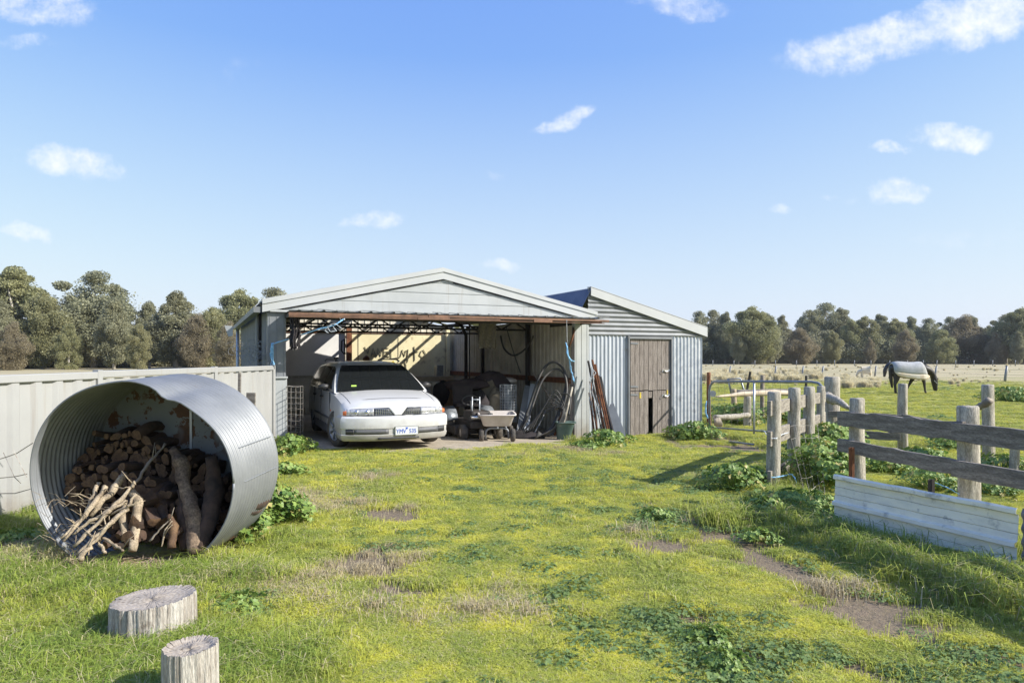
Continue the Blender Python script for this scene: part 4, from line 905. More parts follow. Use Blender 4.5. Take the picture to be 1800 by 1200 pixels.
b = MB(); o_ = SB_+sdv*.01-snn*.05; sheet(b, o_+UP*-.12, UP, sdv, snn, .57, 0, 1.9, BIG, .1); o = b.build('corrugated_sheet', M['iron_dark'], None, loc=o_, solid=.002); tag(o, 'grey corrugated iron sheet standing on edge beyond the cream sheet', 'metal sheet')
# rear rail fence of the yard
BK = 'posts of the rear yard fence'
for k, (px, pt, d, r_, lab) in enumerate([(1462, 663, 12.6, .125, 'thick dark-topped post at the hinge side of the pipe gate'), (1587, 675, 12.2, .078, 'pale round-topped post in front of the grazing horse'), (1737, 677, 10.3, .082, 'pale post of the rear fence with a stay propped on it'), (1783, 770, 9.3, .06, 'short square post low in the rear fence')]):
    post('timber_post', at(px, d), d, hz(pt, d), r_, lab, BK, 50+k)
bk = [(at(1456, 12.4), 12.4), (at(1587, 12.0), 12.0), (at(1737, 10.15), 10.15), (at(1960, 8.2), 8.2)]
for k in range(3):
    (x0, y0), (x1, y1) = bk[k], bk[k+1]
    board('timber_rail', (x0, y0, (.50, .46, .40)[k]), (x1, y1, (.46, .40, .40)[k]), .05, (.11, .12, .19)[k], ('dark upper rail between the gate post and the pale round-topped post', 'dark upper rail between the two pale rear posts', 'dark upper rail running out past the stay post')[k], seed=60+k, group='rails of the rear yard fence')
    if k < 2 and k == 0: board('timber_rail', (x0, y0, .16), (x1-.05, y1, .12), .05, .13, 'dark lower rail of the rear yard fence', seed=66, group='rails of the rear yard fence')
stick('fence_stay', [(1740, 703, 10.2), (1728, 712, 10.3), (1708, 722, 10.5)], [.06, .055, .04], 'short round stay propped against a rear fence post', M['bark'], seed=70, cat='fence stay')
stick('fence_stay', [(1453, 696, 12.3), (1470, 704, 12.1), (1495, 718, 11.8)], [.1, .085, .03], 'tapering grey stay wedged against the thick gate post', M['wood_grey'], seed=71, cat='fence stay')
# pipe gate
ga = Vector((at(1247, 15.4), 15.4, 0)); gb = Vector((at(1451, 12.75), 12.75, 0)); gdv = (gb-ga).normalized(); gl = (gb-ga).length
gate = empty('pipe_gate', ga, 'grey steel pipe gate with rounded top corners between the annex and the thick post', 'gate')
def gpt(s, z): return ga+gdv*s+UP*(z-.2*(1-s/gl)*0)
b = MB(); zl, zr, zb0, zb1 = .98, 1.05, -.08, .05
pts = [gpt(0, zb0), gpt(0, zl-.22)]+[gpt(.2-.2*math.cos(a), zl-.22+.22*math.sin(a)) for a in (.5, 1, 1.3)]+[gpt(.25, zl), gpt(gl*.5, (zl+zr)/2), gpt(gl-.3, zr)]+[gpt(gl-.25+.25*math.sin(a), zr-.25+.25*math.cos(a)) for a in (.4, .9, 1.3)]+[gpt(gl, zr-.3), gpt(gl, zb1)]
b.tube(pts, .026, 10); b.tube([gpt(0, zb0+.02), gpt(gl, zb1)], .02, 8); b.build('gate_frame', M['steel_grey'], gate, True)
b = MB(); b.tube([gpt(gl*.43, zb0), gpt(gl*.43, 1.0)], .024, 8); b.build('gate_stile', M['galv'], gate, True)
b = MB()
for k in range(7): b.tube([gpt(.02, .0+k*.14), gpt(gl-.02, .08+k*.14)], .0022, 4)
for k in range(16): s_ = gl*(k+.5)/16; b.tube([gpt(s_, -.03), gpt(s_, 1.0)], .0022, 4)
b.build('wire_mesh', M['wire'], gate)
b = MB(); b.tube([gpt(.1, .70), gpt(.1, .70)+Vector((0, -.03, 0))], .07, 14); b.build('gate_disc', M['steel_grey'], gate)
# things in the yard beyond the gate
def pole(px, pt, d, r_, lab, mat='wood_grey', name='timber_post', zt=None): return post(name, at(px, d), d, hz(pt, d), r_, lab, None, int(px), mat=mat)
pole(1246, 655, 15.9, .045, 'thin rusty post beside the annex corner at the gate', 'rust')
pole(1340, 660, 19, .06, 'brown yard post standing behind the gate stile', 'bark')
pole(1290, 684, 18, .07, 'short split yellowish stub in the yard', 'stick'); pole(1314, 697, 17, .09, 'short stout grey stub below the pale trough rail', 'wood_grey')
picket(1304, 653, 20, 1, 'leaning black steel picket behind the pale rail', 'dark_steel', .07, .25); picket(1417, 660, 20, 1, 'upright black steel picket behind the gate corner', 'dark_steel', .07)
stick('bare_pole', [(1258, 697, 16.5), (1310, 692, 17), (1360, 690, 17.3), (1392, 691, 17.6)], [.02, .07, .08, .08], 'long peeled pale pole lying across the yard stubs', M['plank_pale'], seed=81, cat='pole')
stick('bare_pole', [(1290, 688, 18.2), (1350, 686, 18.4), (1400, 688, 18.6)], [.05, .05, .05], 'dark pole lying behind the peeled pale pole', M['rail_grey'], seed=82, cat='pole')
stick('bare_pole', [(1256, 733, 16.), (1290, 732, 16.2), (1316, 729, 16.4)], [.07, .07, .06], 'grey log lying low in the yard weeds', M['wood_grey'], seed=83, cat='pole')
stick('bare_pole', [(1255, 741, 15.7), (1268, 742, 15.7)], [.1, .1], 'pale cut log end beside the gate hinge', M['plank_pale'], seed=84, cat='log')
stick('bare_pole', [(1282, 776, 13.6), (1325, 781, 12.9)], [.02, .02], 'thin grey pipe lying on the dirt at the gateway', M['steel_grey'], seed=85, cat='pipe')
fr_ = empty('yard_frame', (at(1290, 19), 19, -.2), 'bent grey steel tube frame standing in the yard behind the gate', 'steel frame'); b = MB()
d = 19; b.tube([(at(1287, d), d, hz(700, d)), (at(1280, d), d, hz(666, d)), (at(1301, d), d, hz(665, d)), (at(1309, d), d, hz(690, d)), (at(1313, d), d, hz(705, d)), (at(1318, d), d, -.2)], .03, 8); b.tube([(at(1287, d), d, hz(700, d)), (at(1288, d), d, -.25)], .03, 8); b.build('frame', M['steel_grey'], fr_, True)
# shade cloth bits, twine, wire
def rope(name, pix, r_, mat, label, cat='twine', group=None):
    b = MB(); P = [Vector((at(px, d), d, hz(py, d))) for px, py, d in pix]; Q = []
    for i in range(len(P)-1):
        for k in range(5): Q.append(P[i].lerp(P[i+1], k/5))
    Q.append(P[-1]); Q = [Q[0]]+[(Q[i-1]+Q[i]*2+Q[i+1])/4 for i in range(1, len(Q)-1)]+[Q[-1]]
    q = random.Random(len(label)); ns = 2 if r_ < .008 else (4 if r_ < .014 else 9)
    for s_ in range(ns):
        b.tube([p+Vector((q.gauss(0, r_*.45), q.gauss(0, r_*.45), q.gauss(0, r_*.45))) for p in Q[::2 if ns > 4 else 1]], max(.0028, r_*(.42 if ns < 5 else .22)), 4)
    o = b.build(name, M[mat], None, True, loc=P[0]); tag(o, label, cat, group); return o
rope('baling_twine', [(1346, 836, 8.0), (1362, 839, 7.98), (1372, 837, 8.0), (1386, 834, 8.1), (1393, 833, 8.05), (1400, 845, 8), (1401, 858, 7.98), (1397, 866, 7.97)], .009, 'rope_blue', 'blue twine wrapped low round the nearest gateway post with a loose tail')
rope('baling_twine', [(1331, 757, 9.4), (1342, 756, 9.0), (1352, 769, 8.0), (1364, 771, 7.98), (1375, 763, 8.2), (1386, 760, 8.6)], .008, 'rope_white', 'pale twine sagging round the nearest gateway post at mid height')
rope('baling_twine', [(1644, 848, 5.7), (1665, 856, 5.6), (1688, 868, 5.55)], .006, 'rope_blue', 'blue twine strung from the short dark picket to the thick fence post')
rope('baling_twine', [(1242, 705, 15.3), (1240, 722, 15.3), (1244, 735, 15.3)], .022, 'rope_blue', 'blue twine knotted on the thin post beside the annex corner')
# wire mesh panel leaning by the gateway posts
mo = empty('wire_sheet', (at(1395, 7.9), 7.9, 0), 'bent wire mesh panel leaning beside the first two gateway posts', 'wire panel'); b = MB()
m0 = [(1385, 751, 8.6), (1437, 745, 9.0)]; m1 = [(1420, 887, 7.4), (1450, 868, 7.6)]
def mp_(a, c):
    p = [m0[0][i]*(1-a)+m0[1][i]*a for i in range(3)]; q_ = [m1[0][i]*(1-a)+m1[1][i]*a for i in range(3)]
    px, py, d = [p[i]*(1-c)+q_[i]*c for i in range(3)]; return Vector((at(px, d), d, hz(py, d)))+Vector((0, 0, .02*math.sin(a*5+c*4)))
for k in range(7): b.tube([mp_(j/6, k/6) for j in range(7)], .0022, 4)
for k in range(5): b.tube([mp_(k/4, j/6) for j in range(7)], .0022, 4)
b.build('wire_grid', M['wire'], mo)
# wire strands and netting beside the tank
b = MB(); rr = random.Random(5)
d = 6.15
for pix in ([(-20, 812), (8, 803), (25, 797), (60, 778)], [(-20, 842), (30, 836), (50, 832)], [(5, 795), (30, 838), (34, 850)], [(25, 790), (45, 830), (50, 838)], [(-20, 868), (30, 866), (55, 858)]):
    P = [Vector((at(px, d)+rr.uniform(-.01, .01), d+rr.uniform(-.03, .03), hz(py, d))) for px, py in pix]; b.tube(P, .004, 4)
tag(b.build('netting_wire', M['wire'], None, loc=(-4.4, d, .8)), 'sagging rusty fence netting in front of the cream fence left of the tank', 'wire netting')
b = MB()
for k in range(70):
    c = Vector((at(rr.uniform(418, 470), 12.), 12+rr.uniform(-.2, .2), hz(rr.uniform(606, 636), 12.))); a = rr.uniform(0, 6.28); P = []
    for j in range(7): a += rr.uniform(.3, 1.0); c = c+Vector((math.cos(a)*.055, rr.uniform(-.02, .02), math.sin(a)*.045)); P.append(c.copy())
    b.tube(P, .003, 3)
tag(b.build('netting_wire', M['galv_light'], None, loc=(-4.6, 12, 1.5)), 'tangled ball of wire netting above the cream fence beside the shed', 'wire netting')
for k, (px, d, ht, h2, lab) in enumerate([(420, 9.3, 655, 675, 'short dark picket top behind the tank against the cream fence'), (440, 8.6, 690, 708, 'broken board end showing above the tank back')]):
    x = at(px, d); b = MB(); b.bar((x-.01, d, -.1), (x+.01, d, hz(ht, d)), (.035, .11)[k], .03, (0, 1, 0)); tag(b.build('old_stake', M['rail_grey'], None, loc=(x, d, 0)), lab, 'stake')
# twine on the shed
rope('baling_twine', [(478, 605, 11.7), (520, 592, 11.6), (562, 578, 11.5), (585, 573, 11.5), (603, 562, 11.6), (617, 552, 11.9)], .011, 'rope_blue', 'blue twine stretched from the left shed post up to the raised door')
rope('baling_twine', [(479, 604, 11.7), (478, 625, 11.75), (480, 650, 11.8)], .03, 'rope_blue', 'frayed blue twine hanging down the left shed post')
for k, pix in enumerate([[(585, 573, 11.5), (592, 582, 11.5), (580, 583, 11.5), (575, 573, 11.5), (588, 568, 11.5), (600, 577, 11.5)], [(598, 560, 11.6), (594, 550, 11.7)], [(605, 562, 11.6), (610, 547, 11.8)], [(583, 570, 11.5), (570, 580, 11.5), (577, 585, 11.5)]]): rope('baling_twine', pix, .009, 'rope_white', 'pale tangled end of the twine knotted at the raised door', group='knotted twine ends under the raised door')
rope('baling_twine', [(996, 562, 13.4), (997, 600, 13.5), (996, 605, 13.5)], .006, 'rope_white', 'thin string hanging from the door beam inside the right shed post')
rope('baling_twine', [(996, 603, 13.5), (997, 622, 13.5), (1003, 633, 13.6), (1010, 636, 13.7)], .025, 'rope_blue', 'frayed blue twine bundle hanging inside the right shed post')
rope('baling_twine', [(1001, 630, 13.6), (1003, 650, 13.7), (1007, 660, 13.7), (1010, 675, 13.7)], .018, 'rope_blue', 'lower tail of frayed blue twine beside the right shed post')
rope('baling_twine', [(1039, 640, 14.2), (1044, 665, 14.2), (1040, 690, 14.2), (1050, 715, 14.1), (1056, 745, 14.0)], .011, 'rope_white', 'pale twine trailing over the rusty pickets beside the annex', )
for k, pix in enumerate([[(1037, 645, 14.2), (1048, 655, 14.2), (1038, 668, 14.2)], [(1040, 650, 14.2), (1036, 700, 14.2), (1046, 740, 14.1)], [(1046, 690, 14.2), (1055, 720, 14.2), (1060, 758, 14.1)]]): rope('baling_twine', pix, .009, 'rope_white', 'loose pale twine loop hung over the rusty pickets', group='twine loops on the rusty pickets')
# rusty pickets leaning beside the annex
rr = random.Random(9)
PK = [(1034, 634, 1062, 755), (1041, 632, 1072, 752), (1046, 640, 1076, 750), (1052, 660, 1082, 750), (1038, 670, 1052, 757), (1036, 690, 1046, 757), (1056, 662, 1078, 748), (1043, 655, 1066, 756)]
for k, (x0, y0, x1, y1) in enumerate(PK):
    d0, d1 = 14.35+.02*k, 13.95+.02*(k % 3); p = Vector((at(x0, d0), d0, hz(y0, d0))); q_ = Vector((at(x1, d1), d1, -.2)); b = MB(); b.bar(q_, p, .045, .006, (0, -1, 0)); b.bar(q_+Vector((0, .004, 0)), p+Vector((0, .004, 0)), .006, .035, (0, -1, 0)); b.tube([q_, p], .014, 5)
    tag(b.build('star_picket', M['rust'] if k % 3 else M['dark_steel'], None, loc=q_), ['rusty picket nearest the shed post in the leaning bundle', 'tallest rusty picket of the bundle leaning by the annex', 'rusty picket third from the shed post in the leaning bundle', 'outermost dark picket of the bundle leaning by the annex', 'short rusty picket low beside the right shed post', 'steepest short picket hard against the right shed post', 'dark picket lying over the others at the annex side of the bundle', 'thin rusty picket in the middle of the leaning bundle'][k], 'fence picket', 'pickets leaning between the shed post and the annex')
b = MB(); b.bar((at(1092, 14.6), 14.6, -.2), (at(1070, 14.9), 14.9, .48), .22, .02, (0, -1, 0)); tag(b.build('grey_plank', M['galv_light'], None, loc=(2.3, 14.6, -.2)), 'pale grey board leaning on the annex beside the rusty pickets', 'plank')
# ------------------------------------------------------------------ white station wagon
def apply_eval(o):
    bpy.context.view_layer.update(); me = bpy.data.meshes.new_from_object(o.evaluated_get(bpy.context.evaluated_depsgraph_get())); o.modifiers.clear(); o.data = me; return o
CX, CY = -3.0, 12.62
CAR_YAW = math.atan2(-.915, .402)
hx, hy = math.cos(CAR_YAW), math.sin(CAR_YAW)
fcx, fcy = -1.83, 11.05      # middle of the front bumper on the ground
car = empty('station_wagon', (fcx-hx*2.30, fcy-hy*2.30, SLABZ(-2.2, 12)), 'dusty white station wagon parked nose out in the open shed', 'car', rz=CAR_YAW)
ORG[car.name] = Vector((0, 0, 0))
def xf(y): return 2.215-.215*abs(y/.87)**2.8
def lerp_tab(tab, x):
    for i in range(len(tab)-1):
        if tab[i][0] <= x <= tab[i+1][0]:
            k = (x-tab[i][0])/(tab[i+1][0]-tab[i][0]); return [a+(c-a)*k for a, c in zip(tab[i][1:], tab[i+1][1:])]
    return list(tab[0][1:] if x < tab[0][0] else tab[-1][1:])
TAB = [(-2.36, .74, .34, .74, .78), (-2.30, .80, .30, .90, .93), (-2.15, .85, .22, .93, .95), (-1.8, .87, .20, .935, .95), (-1.0, .88, .19, .93, .95), (.4, .88, .19, .915, .94), (1.0, .88, .19, .895, .95), (1.35, .88, .19, .86, .915), (1.7, .875, .2, .81, .865), (1.95, .865, .25, .765, .82), (2.10, .85, .42, .72, .775), (2.17, .84, .50, .695, .735), (2.20, .83, .53, .68, .71)]
xsn = sorted(set([t_[0] for t_ in TAB]+[-2.0, -1.6, -1.3, -.6, -.2, .1, .7, 1.15, 1.5, 1.6, 1.8, 2.03]))
def zs_at(x): return lerp_tab(TAB, x)
P = []
for x in xsn:
    w_, zb, zs, zt = lerp_tab(TAB, x); half = [(0, zb), (w_-.12, zb), (w_-.025, zb+.05), (w_-.004, max(zb+.08, .40)), (w_, max(zb+.09, .55)), (w_-.008, max(zb+.10, min(.70, zs-.05))), (w_-.035, zs-.015), (w_-.10, zs+.012), (w_*.62, zs+(zt-zs)*.72), (w_*.3, zt-.004), (0, zt)]
    full = half+[(-y, z) for y, z in half[-2:0:-1]]
    bow = max(0, (x-1.5)/.7)**1.5
    P.append([(x-(2.215-xf(min(.87, abs(y))))*min(1, bow) if x > 1.5 else x, y, z) for y, z in full])
b = MB(); b.grid(P, wrap=True); n = len(P[0]); b.f += [tuple(range(n-1, -1, -1)), tuple(range(len(b.v)-n, len(b.v)))]; b.mi += [0, 0]
body = b.build('body', M['white_paint'], car, False, local=True)
bm = bmesh.new(); bm.from_mesh(body.data); bmesh.ops.recalc_face_normals(bm, faces=bm.faces); bm.to_mesh(body.data); bm.free()
WX = (1.33, -1.36)
for wx in WX:
    for sgn in (-1, 1):
        c = MB(); c.tube([(wx, sgn*.58, .31), (wx, sgn*1.1, .31)], .365, 32); co = c.build('cut', M['black_plastic'], None, local=True)
        md = body.modifiers.new('b', 'BOOLEAN'); md.object = co; md.operation = 'DIFFERENCE'; md.solver = 'EXACT'; apply_eval(body); bpy.data.objects.remove(co)
if True:
    bm = bmesh.new(); bm.from_mesh(body.data); bmesh.ops.recalc_face_normals(bm, faces=bm.faces); bm.to_mesh(body.data); bm.free()
    body.data.polygons.foreach_set('use_smooth', [True]*len(body.data.polygons))
    try: body.data.set_sharp_from_angle(angle=R(38))
    except Exception: pass
# greenhouse
ZR = [(-2.29, .95), (-2.2, 1.10), (-2.02, 1.33), (-1.9, 1.385), (-1.4, 1.425), (-.7, 1.44), (-.1, 1.425), (.22, 1.375), (.30, 1.35), (1.05, .935), (1.10, .90)]
def zr(x): return lerp_tab(ZR, x)[0]
def ys(z): return .825-.30*(z-.93)-.42*max(0, z-.93)**2
P = []
for x in [-2.29, -2.25, -2.2, -2.1, -2.02, -1.96, -1.9, -1.65, -1.4, -1.0, -.7, -.4, -.1, .08, .16, .22, .3, .5, .7, .9, 1.05, 1.10]:
    z = zr(x); hgt = z-.92; half = [(ys(.92), .91), (ys(.92+hgt*.5), .92+hgt*.5), (ys(z-.05*min(1, hgt/.3)), z-.05*min(1, hgt/.3)), (ys(z)-.05, z-.012), (ys(z)*.6, z+.006), (0, z+.012)]
    P.append([(x, y, zz) for y, zz in half]+[(x, -y, zz) for y, zz in half[-2::-1]])
b = MB(); b.grid(P); cab = b.build('cabin', M['white_paint'], car, True, local=True)
try: cab.data.set_sharp_from_angle(angle=R(40))
except Exception: pass
# glass
b = MB(); P = []
for i in range(9):
    x = 1.085-(1.085-.285)*i/8; z = zr(x); hw = ys(z)-.045; P.append([(x+.004, hw*k/4, z+.014+.006*(1-(k/4)**2)) for k in range(-4, 5)])
b.grid(P); b.build('windshield', M['glass'], car, True, local=True)
b = MB(); b.box((.98, -.2, .975), (.02, .62, .016)); b.box((.98, .38, .975), (.02, .5, .016)); b.build('wiper', M['black_plastic'], car, local=True)
def sidewin(xa, xb, xa2, xb2, sgn):
    b = MB(); P = []
    for i in range(6):
        f = i/5; row = []
        for k in range(7):
            x = (xa+(xb-xa)*k/6)*(1-f)+(xa2+(xb2-xa2)*k/6)*f; zt = min(1.345, zr(x)-.075); z = .955+(zt-.955)*f; row.append((x, sgn*(ys(z)+.007), z))
        P.append(row)
    b.grid(P); return b.build('side_window', M['glass'], car, True, local=True)
for sgn in (-1, 1):
    for q in ((.80, -.14, .34, -.14), (-.20, -1.02, -.20, -.98), (-1.09, -2.0, -1.05, -1.84)): sidewin(*q, sgn)
    b = MB(); b.bar((.55, sgn*.86, .93), (.62, sgn*.93, .95), .06, .04); b.tube([(.66, sgn*.87, 1.0), (.63, sgn*.95, 1.0), (.6, sgn*1.03, .99)], [.05, .075, .045], 10, sq=.75); b.build('side_mirror', M['black_plastic'], car, True, local=True)
    b = MB(); b.box((.40, sgn*.888, .455), (1.15, .014, .035)); b.box((-.58, sgn*.888, .455), (.75, .014, .035)); b.build('side_moulding', M['grey_plastic'], car, local=True)
    b = MB(); b.box((0, sgn*.872, .25), (1.86, .02, .14)); b.build('side_skirt', M['grey_plastic'], car, local=True)
    b = MB()
    for x, z0, z1 in ((.86, .30, .90), (-.17, .30, .93), (-1.06, .60, .93)): b.box((x, sgn*.872, (z0+z1)/2), (.008, .022, z1-z0))
    b.build('door_seam', M['black_plastic'], car, local=True)
    for x in (-.02, -.92): b = MB(); b.tube([(x+.09, sgn*.885, .80), (x, sgn*.90, .80), (x-.09, sgn*.885, .80)], [.018, .026, .018], 8); b.build('door_handle', M['black_plastic'], car, True, local=True)
    b = MB(); b.tube([(.02, sgn*.585, 1.44), (-.2, sgn*.58, 1.475), (-1.6, sgn*.56, 1.47), (-1.8, sgn*.56, 1.43)], .014, 6); b.build('roof_rail', M['steel_grey'], car, True, local=True)
    b = MB(); b.box((1.0, sgn*.883, .60), (.05, .01, .03)); b.build('side_indicator', M['amber'], car, local=True)
# front bumper
ypts = [-.868, -.84, -.79, -.7, -.58, -.42, -.2, 0, .2, .42, .58, .7, .79, .84, .868]
path = [(1.72, -.882), (1.86, -.882)]+[(xf(y)+.055, y) for y in ypts]+[(1.86, .882), (1.72, .882)]
sec = [(.575, -.03), (.57, .0), (.545, .02), (.47, .028), (.38, .024), (.37, .012), (.285, .010), (.275, .022), (.22, .01), (.18, -.02), (.17, -.07), (.17, -.3)]
b = MB(); P = []
for i, (x, y) in enumerate(path):
    a = path[max(0, i-1)]; c = path[min(len(path)-1, i+1)]; tx, ty = c[0]-a[0], c[1]-a[1]; L_ = math.hypot(tx, ty); nx, ny = ty/L_, -tx/L_
    P.append([(x+nx*o_, y+ny*o_, z) for z, o_ in sec])
b.grid(P); bp_ = b.build('front_bumper', M['white_paint'], car, True, local=True)
try: bp_.data.set_sharp_from_angle(angle=R(30))
except Exception: pass
def fpanel(name, mat, y0, y1, zf0, zf1, off, parent=car, n=10, thick=.012):
    b = MB(); P = []
    for i in range(n+1):
        y = y0+(y1-y0)*i/n; x = xf(min(.87, abs(y)))+off; za, zb_ = (zf0(y) if callable(zf0) else zf0), (zf1(y) if callable(zf1) else zf1)
        P.append([(x, y, za), (x, y, zb_)])
    b.grid(P); o = b.build(name, mat, parent, True, local=True); o.modifiers.new('s', 'SOLIDIFY').thickness = thick; return o
for sgn in (-1, 1):
    fpanel('intake', M['grey_plastic'], sgn*.16, sgn*.70, .29, .365, .072, bp_); fpanel('fog_recess', M['black_plastic'], sgn*.70, sgn*.82, .285, .375, .074, bp_)
    hl = fpanel('headlight', M['lamp_glass'], sgn*.385, sgn*.755, lambda y: .578, lambda y: .70-.03*(abs(y)-.38), .012, n=14)
    fpanel('indicator', M['amber'], sgn*.80, sgn*.85, .59, lambda y: .675-.25*(abs(y)-.755), .013, n=6); fpanel('corner_lamp', M['lamp_glass'], sgn*.755, sgn*.80, .58, .69, .012, n=4)
    for yy_ in (.48, .64):
        b = MB(); x = xf(yy_)+.012; b.tube([(x-.02, sgn*yy_, .638), (x+.004, sgn*yy_, .638)], .042, 16); b.build('lamp_bowl', M['chrome'], hl, True, local=True)
    gr = fpanel('grille', M['black_plastic'], sgn*.065, sgn*.385, lambda y: .583, lambda y: .592+min(.105, max(0, (abs(y)-.06))*1.15), .010, n=14)
    b = MB()
    for k in range(9):
        y = .10+.031*k; x = xf(y)+.02; zt = .59+min(.10, max(0, (y-.06))*1.1); b.bar((x, sgn*y, .588), (x, sgn*y, zt), .006, .006, (1, 0, 0))
    for z in (.588, .613, .638, .663, .688):
        ya = .075+(max(0, z-.59))*.9; pts = [(xf(y_)+.02, sgn*y_, z) for y_ in (ya, (ya+.375)/2, .375)]; b.tube(pts, .004, 4)
    b.build('grille_bars', M['chrome'], gr, local=True)
fpanel('lower_slot', M['black_plastic'], -.34, .34, .205, .232, .072, bp_)
pl = MB(); pl.box((2.30, .0, .335), (.012, .372, .134)); pl = pl.build('number_plate', pmat('plate_white', (.62,.63,.64), None, rough=.5), car, local=True, bevel=.004); pl.location = (0, .13, 0)
pf = MB(); pf.box((2.304, 0, .405), (.008, .385, .006)); pf.box((2.304, 0, .265), (.008, .385, .006)); pf.box((2.304, .19, .335), (.008, .006, .134)); pf.box((2.304, -.19, .335), (.008, .006, .134)); pf.build('plate_frame', M['chrome'], pl, local=True)
MB_ = pmat('plate_blue', (.03, .10, .48), None, rough=.5)
for nm, bod, yo in (('plate_letters', 'YMV', -.093), ('plate_digits', '535', .098)):
    o = text(nm, bod, .096, MB_, pl, (2.3085, yo, .325), (R(90), 0, R(90)), .0015, .86)
b = MB(); b.prism([(2.307, -.022, .388), (2.307, .022, .388), (2.307, .012, .365), (2.307, 0, .352), (2.307, -.012, .365)], (.002, 0, 0)); b.build('plate_emblem', MB_, pl, local=True)
b = MB(); P = [(xf(y)+.0, y, 0) for y in ()]
# bonnet shut lines
for sgn in (-1, 1):
    b = MB(); pts = []
    for k in range(9):
        x = 1.02+(2.0-1.02)*k/8; w_, zb, zs, zt = zs_at(x); yv = .74-.03*k/8; pts.append((x-(2.215-xf(yv))*min(1, max(0, (x-1.5)/.7)**1.5), sgn*yv, zs+.014+(zt-zs)*.25-.008))
    b.tube(pts, .005, 4); b.build('bonnet_seam', M['grey_plastic'], car, local=True)
b = MB(); b.tube([(1.90+.02*math.cos(k*.4)-(.1*(k/8)**2), .72*k/8, .845-.05*(k/8)**2) for k in range(-8, 9)], .004, 4); b.build('bonnet_crease', M['grey_plastic'], car, local=True)
b = MB(); P = []
for i in range(9):
    z = .583+(.71-.583)*i/8; hwid = .055+max(0, z-.588)/1.15; P.append([(xf(y_)+.024-.03*(i/8)**2, y_, z) for y_ in [hwid*k/3 for k in range(-3, 4)]])
b.grid(P); b.build('nose_panel', M['white_paint'], car, True, local=True, solid=.012)
# wheels
def wheel(x, y, steer=0, sgn=1, r_=.315, wd=.19):
    root = bpy.data.objects.new('wheel', None); COL.objects.link(root); root.parent = car; root.location = (x, y, r_); root.rotation_euler = (0, 0, steer); ORG[root.name] = Vector((0, 0, 0))
    prof = [(r_*.64, -wd/2), (r_*.9, -wd/2), (r_*.975, -wd*.40), (r_, -wd*.28), (r_, wd*.28), (r_*.975, wd*.40), (r_*.9, wd/2), (r_*.64, wd/2)]
    b = MB(); n = 36; b.grid([[(p*math.cos(6.2832*i/n), q_, p*math.sin(6.2832*i/n)) for p, q_ in prof] for i in range(n+1)]); b.build('tyre', M['tyre'], root, True, local=True)
    b = MB(); yo = sgn*wd*.38; b.grid([[(p*math.cos(6.2832*i/n), q_, p*math.sin(6.2832*i/n)) for p, q_ in ((r_*.64, sgn*wd/2), (r_*.6, yo), (r_*.2, yo+sgn*.01), (0.001, yo+sgn*.015))] for i in range(n+1)])
    for k in range(7): a = k*6.2832/7; b.bar((.05*math.cos(a), yo+sgn*.02, .05*math.sin(a)), (r_*.6*math.cos(a), yo+sgn*.012, r_*.6*math.sin(a)), .035, .02, (0, 1, 0))
    b.build('rim', M['steel_grey'], root, True, local=True); return root
for sgn in (-1, 1): wheel(WX[0], sgn*.785, .26, sgn); wheel(WX[1], sgn*.775, 0, sgn)
b = MB(); b.box((0, 0, .30), (3.6, 1.15, .22)); b.box((1.9, 0, .33), (.5, 1.3, .2)); b.build('underbody', M['black_plastic'], car, local=True)
b = MB(); b.box((.93, -.47, 1.02), (.003, .09, .03), m=Matrix.Rotation(R(-30), 3, 'Y')); b.location = None
o = b.build('windscreen_sticker', pmat('green_sticker', (.35,.55,.08), None, rough=.6), car, local=True); o.location = (.025, 0, -.005)

# ------------------------------------------------------------------ ride on mower
def lathe(b, c, prof, n=24, axis='Y'):
    P = []
    for i in range(n+1):
        a = 6.2832*i/n; ca, sa = math.cos(a), math.sin(a)
        P.append([(c[0]+p*ca, c[1]+q_, c[2]+p*sa) if axis == 'Y' else ((c[0]+q_, c[1]+p*ca, c[2]+p*sa) if axis == 'X' else (c[0]+p*ca, c[1]+p*sa, c[2]+q_)) for p, q_ in prof])
    b.grid(P); return b
def simple_wheel(parent, x, y, r_, wd, hub='white'):
    root = bpy.data.objects.new('wheel', None); COL.objects.link(root); root.parent = parent; root.location = (x, y, r_); ORG[root.name] = Vector((0, 0, 0))
    b = MB(); lathe(b, (0, 0, 0), [(r_*.5, -wd/2), (r_*.85, -wd/2), (r_, -wd*.3), (r_, wd*.3), (r_*.85, wd/2), (r_*.5, wd/2)]); b.build('tyre', M['tyre'], root, True, local=True)
    b = MB(); lathe(b, (0, 0, 0), [(0.001, -wd*.3), (r_*.5, -wd*.4), (r_*.5, wd*.4), (.001, wd*.3)]); b.build('rim', M['tub_grey'] if hub == 'white' else M['steel_grey'], root, True, local=True)
mx, my = at(818, 14.4), 14.4
mow = empty('ride_on_mower', (mx, my, SLABZ(mx, my)), 'dark ride-on mower with grey guards parked beside the car', 'mower', rz=R(-68)); ORG[mow.name] = Vector((0, 0, 0))
for sgn in (-1, 1): simple_wheel(mow, .0, sgn*.42, .29, .22, 'g'); simple_wheel(mow, .95, sgn*.36, .17, .13)
b = MB(); b.box((.35, 0, .32), (1.5, .5, .14)); b.box((.5, 0, .2), (.6, .95, .16)); b.build('chassis', M['dark_steel'], mow, local=True, bevel=.02)
b = MB()
for sgn in (-1, 1):
    P = []
    for k in range(9):
        a = R(15+150*k/8); P.append([(.36*math.cos(a), sgn*(.27), .29+.34*math.sin(a)), (.36*math.cos(a), sgn*.56, .27+.33*math.sin(a))])
    b.grid(P)
b.build('wheel_guard', M['steel_grey'], mow, True, local=True, solid=.02)
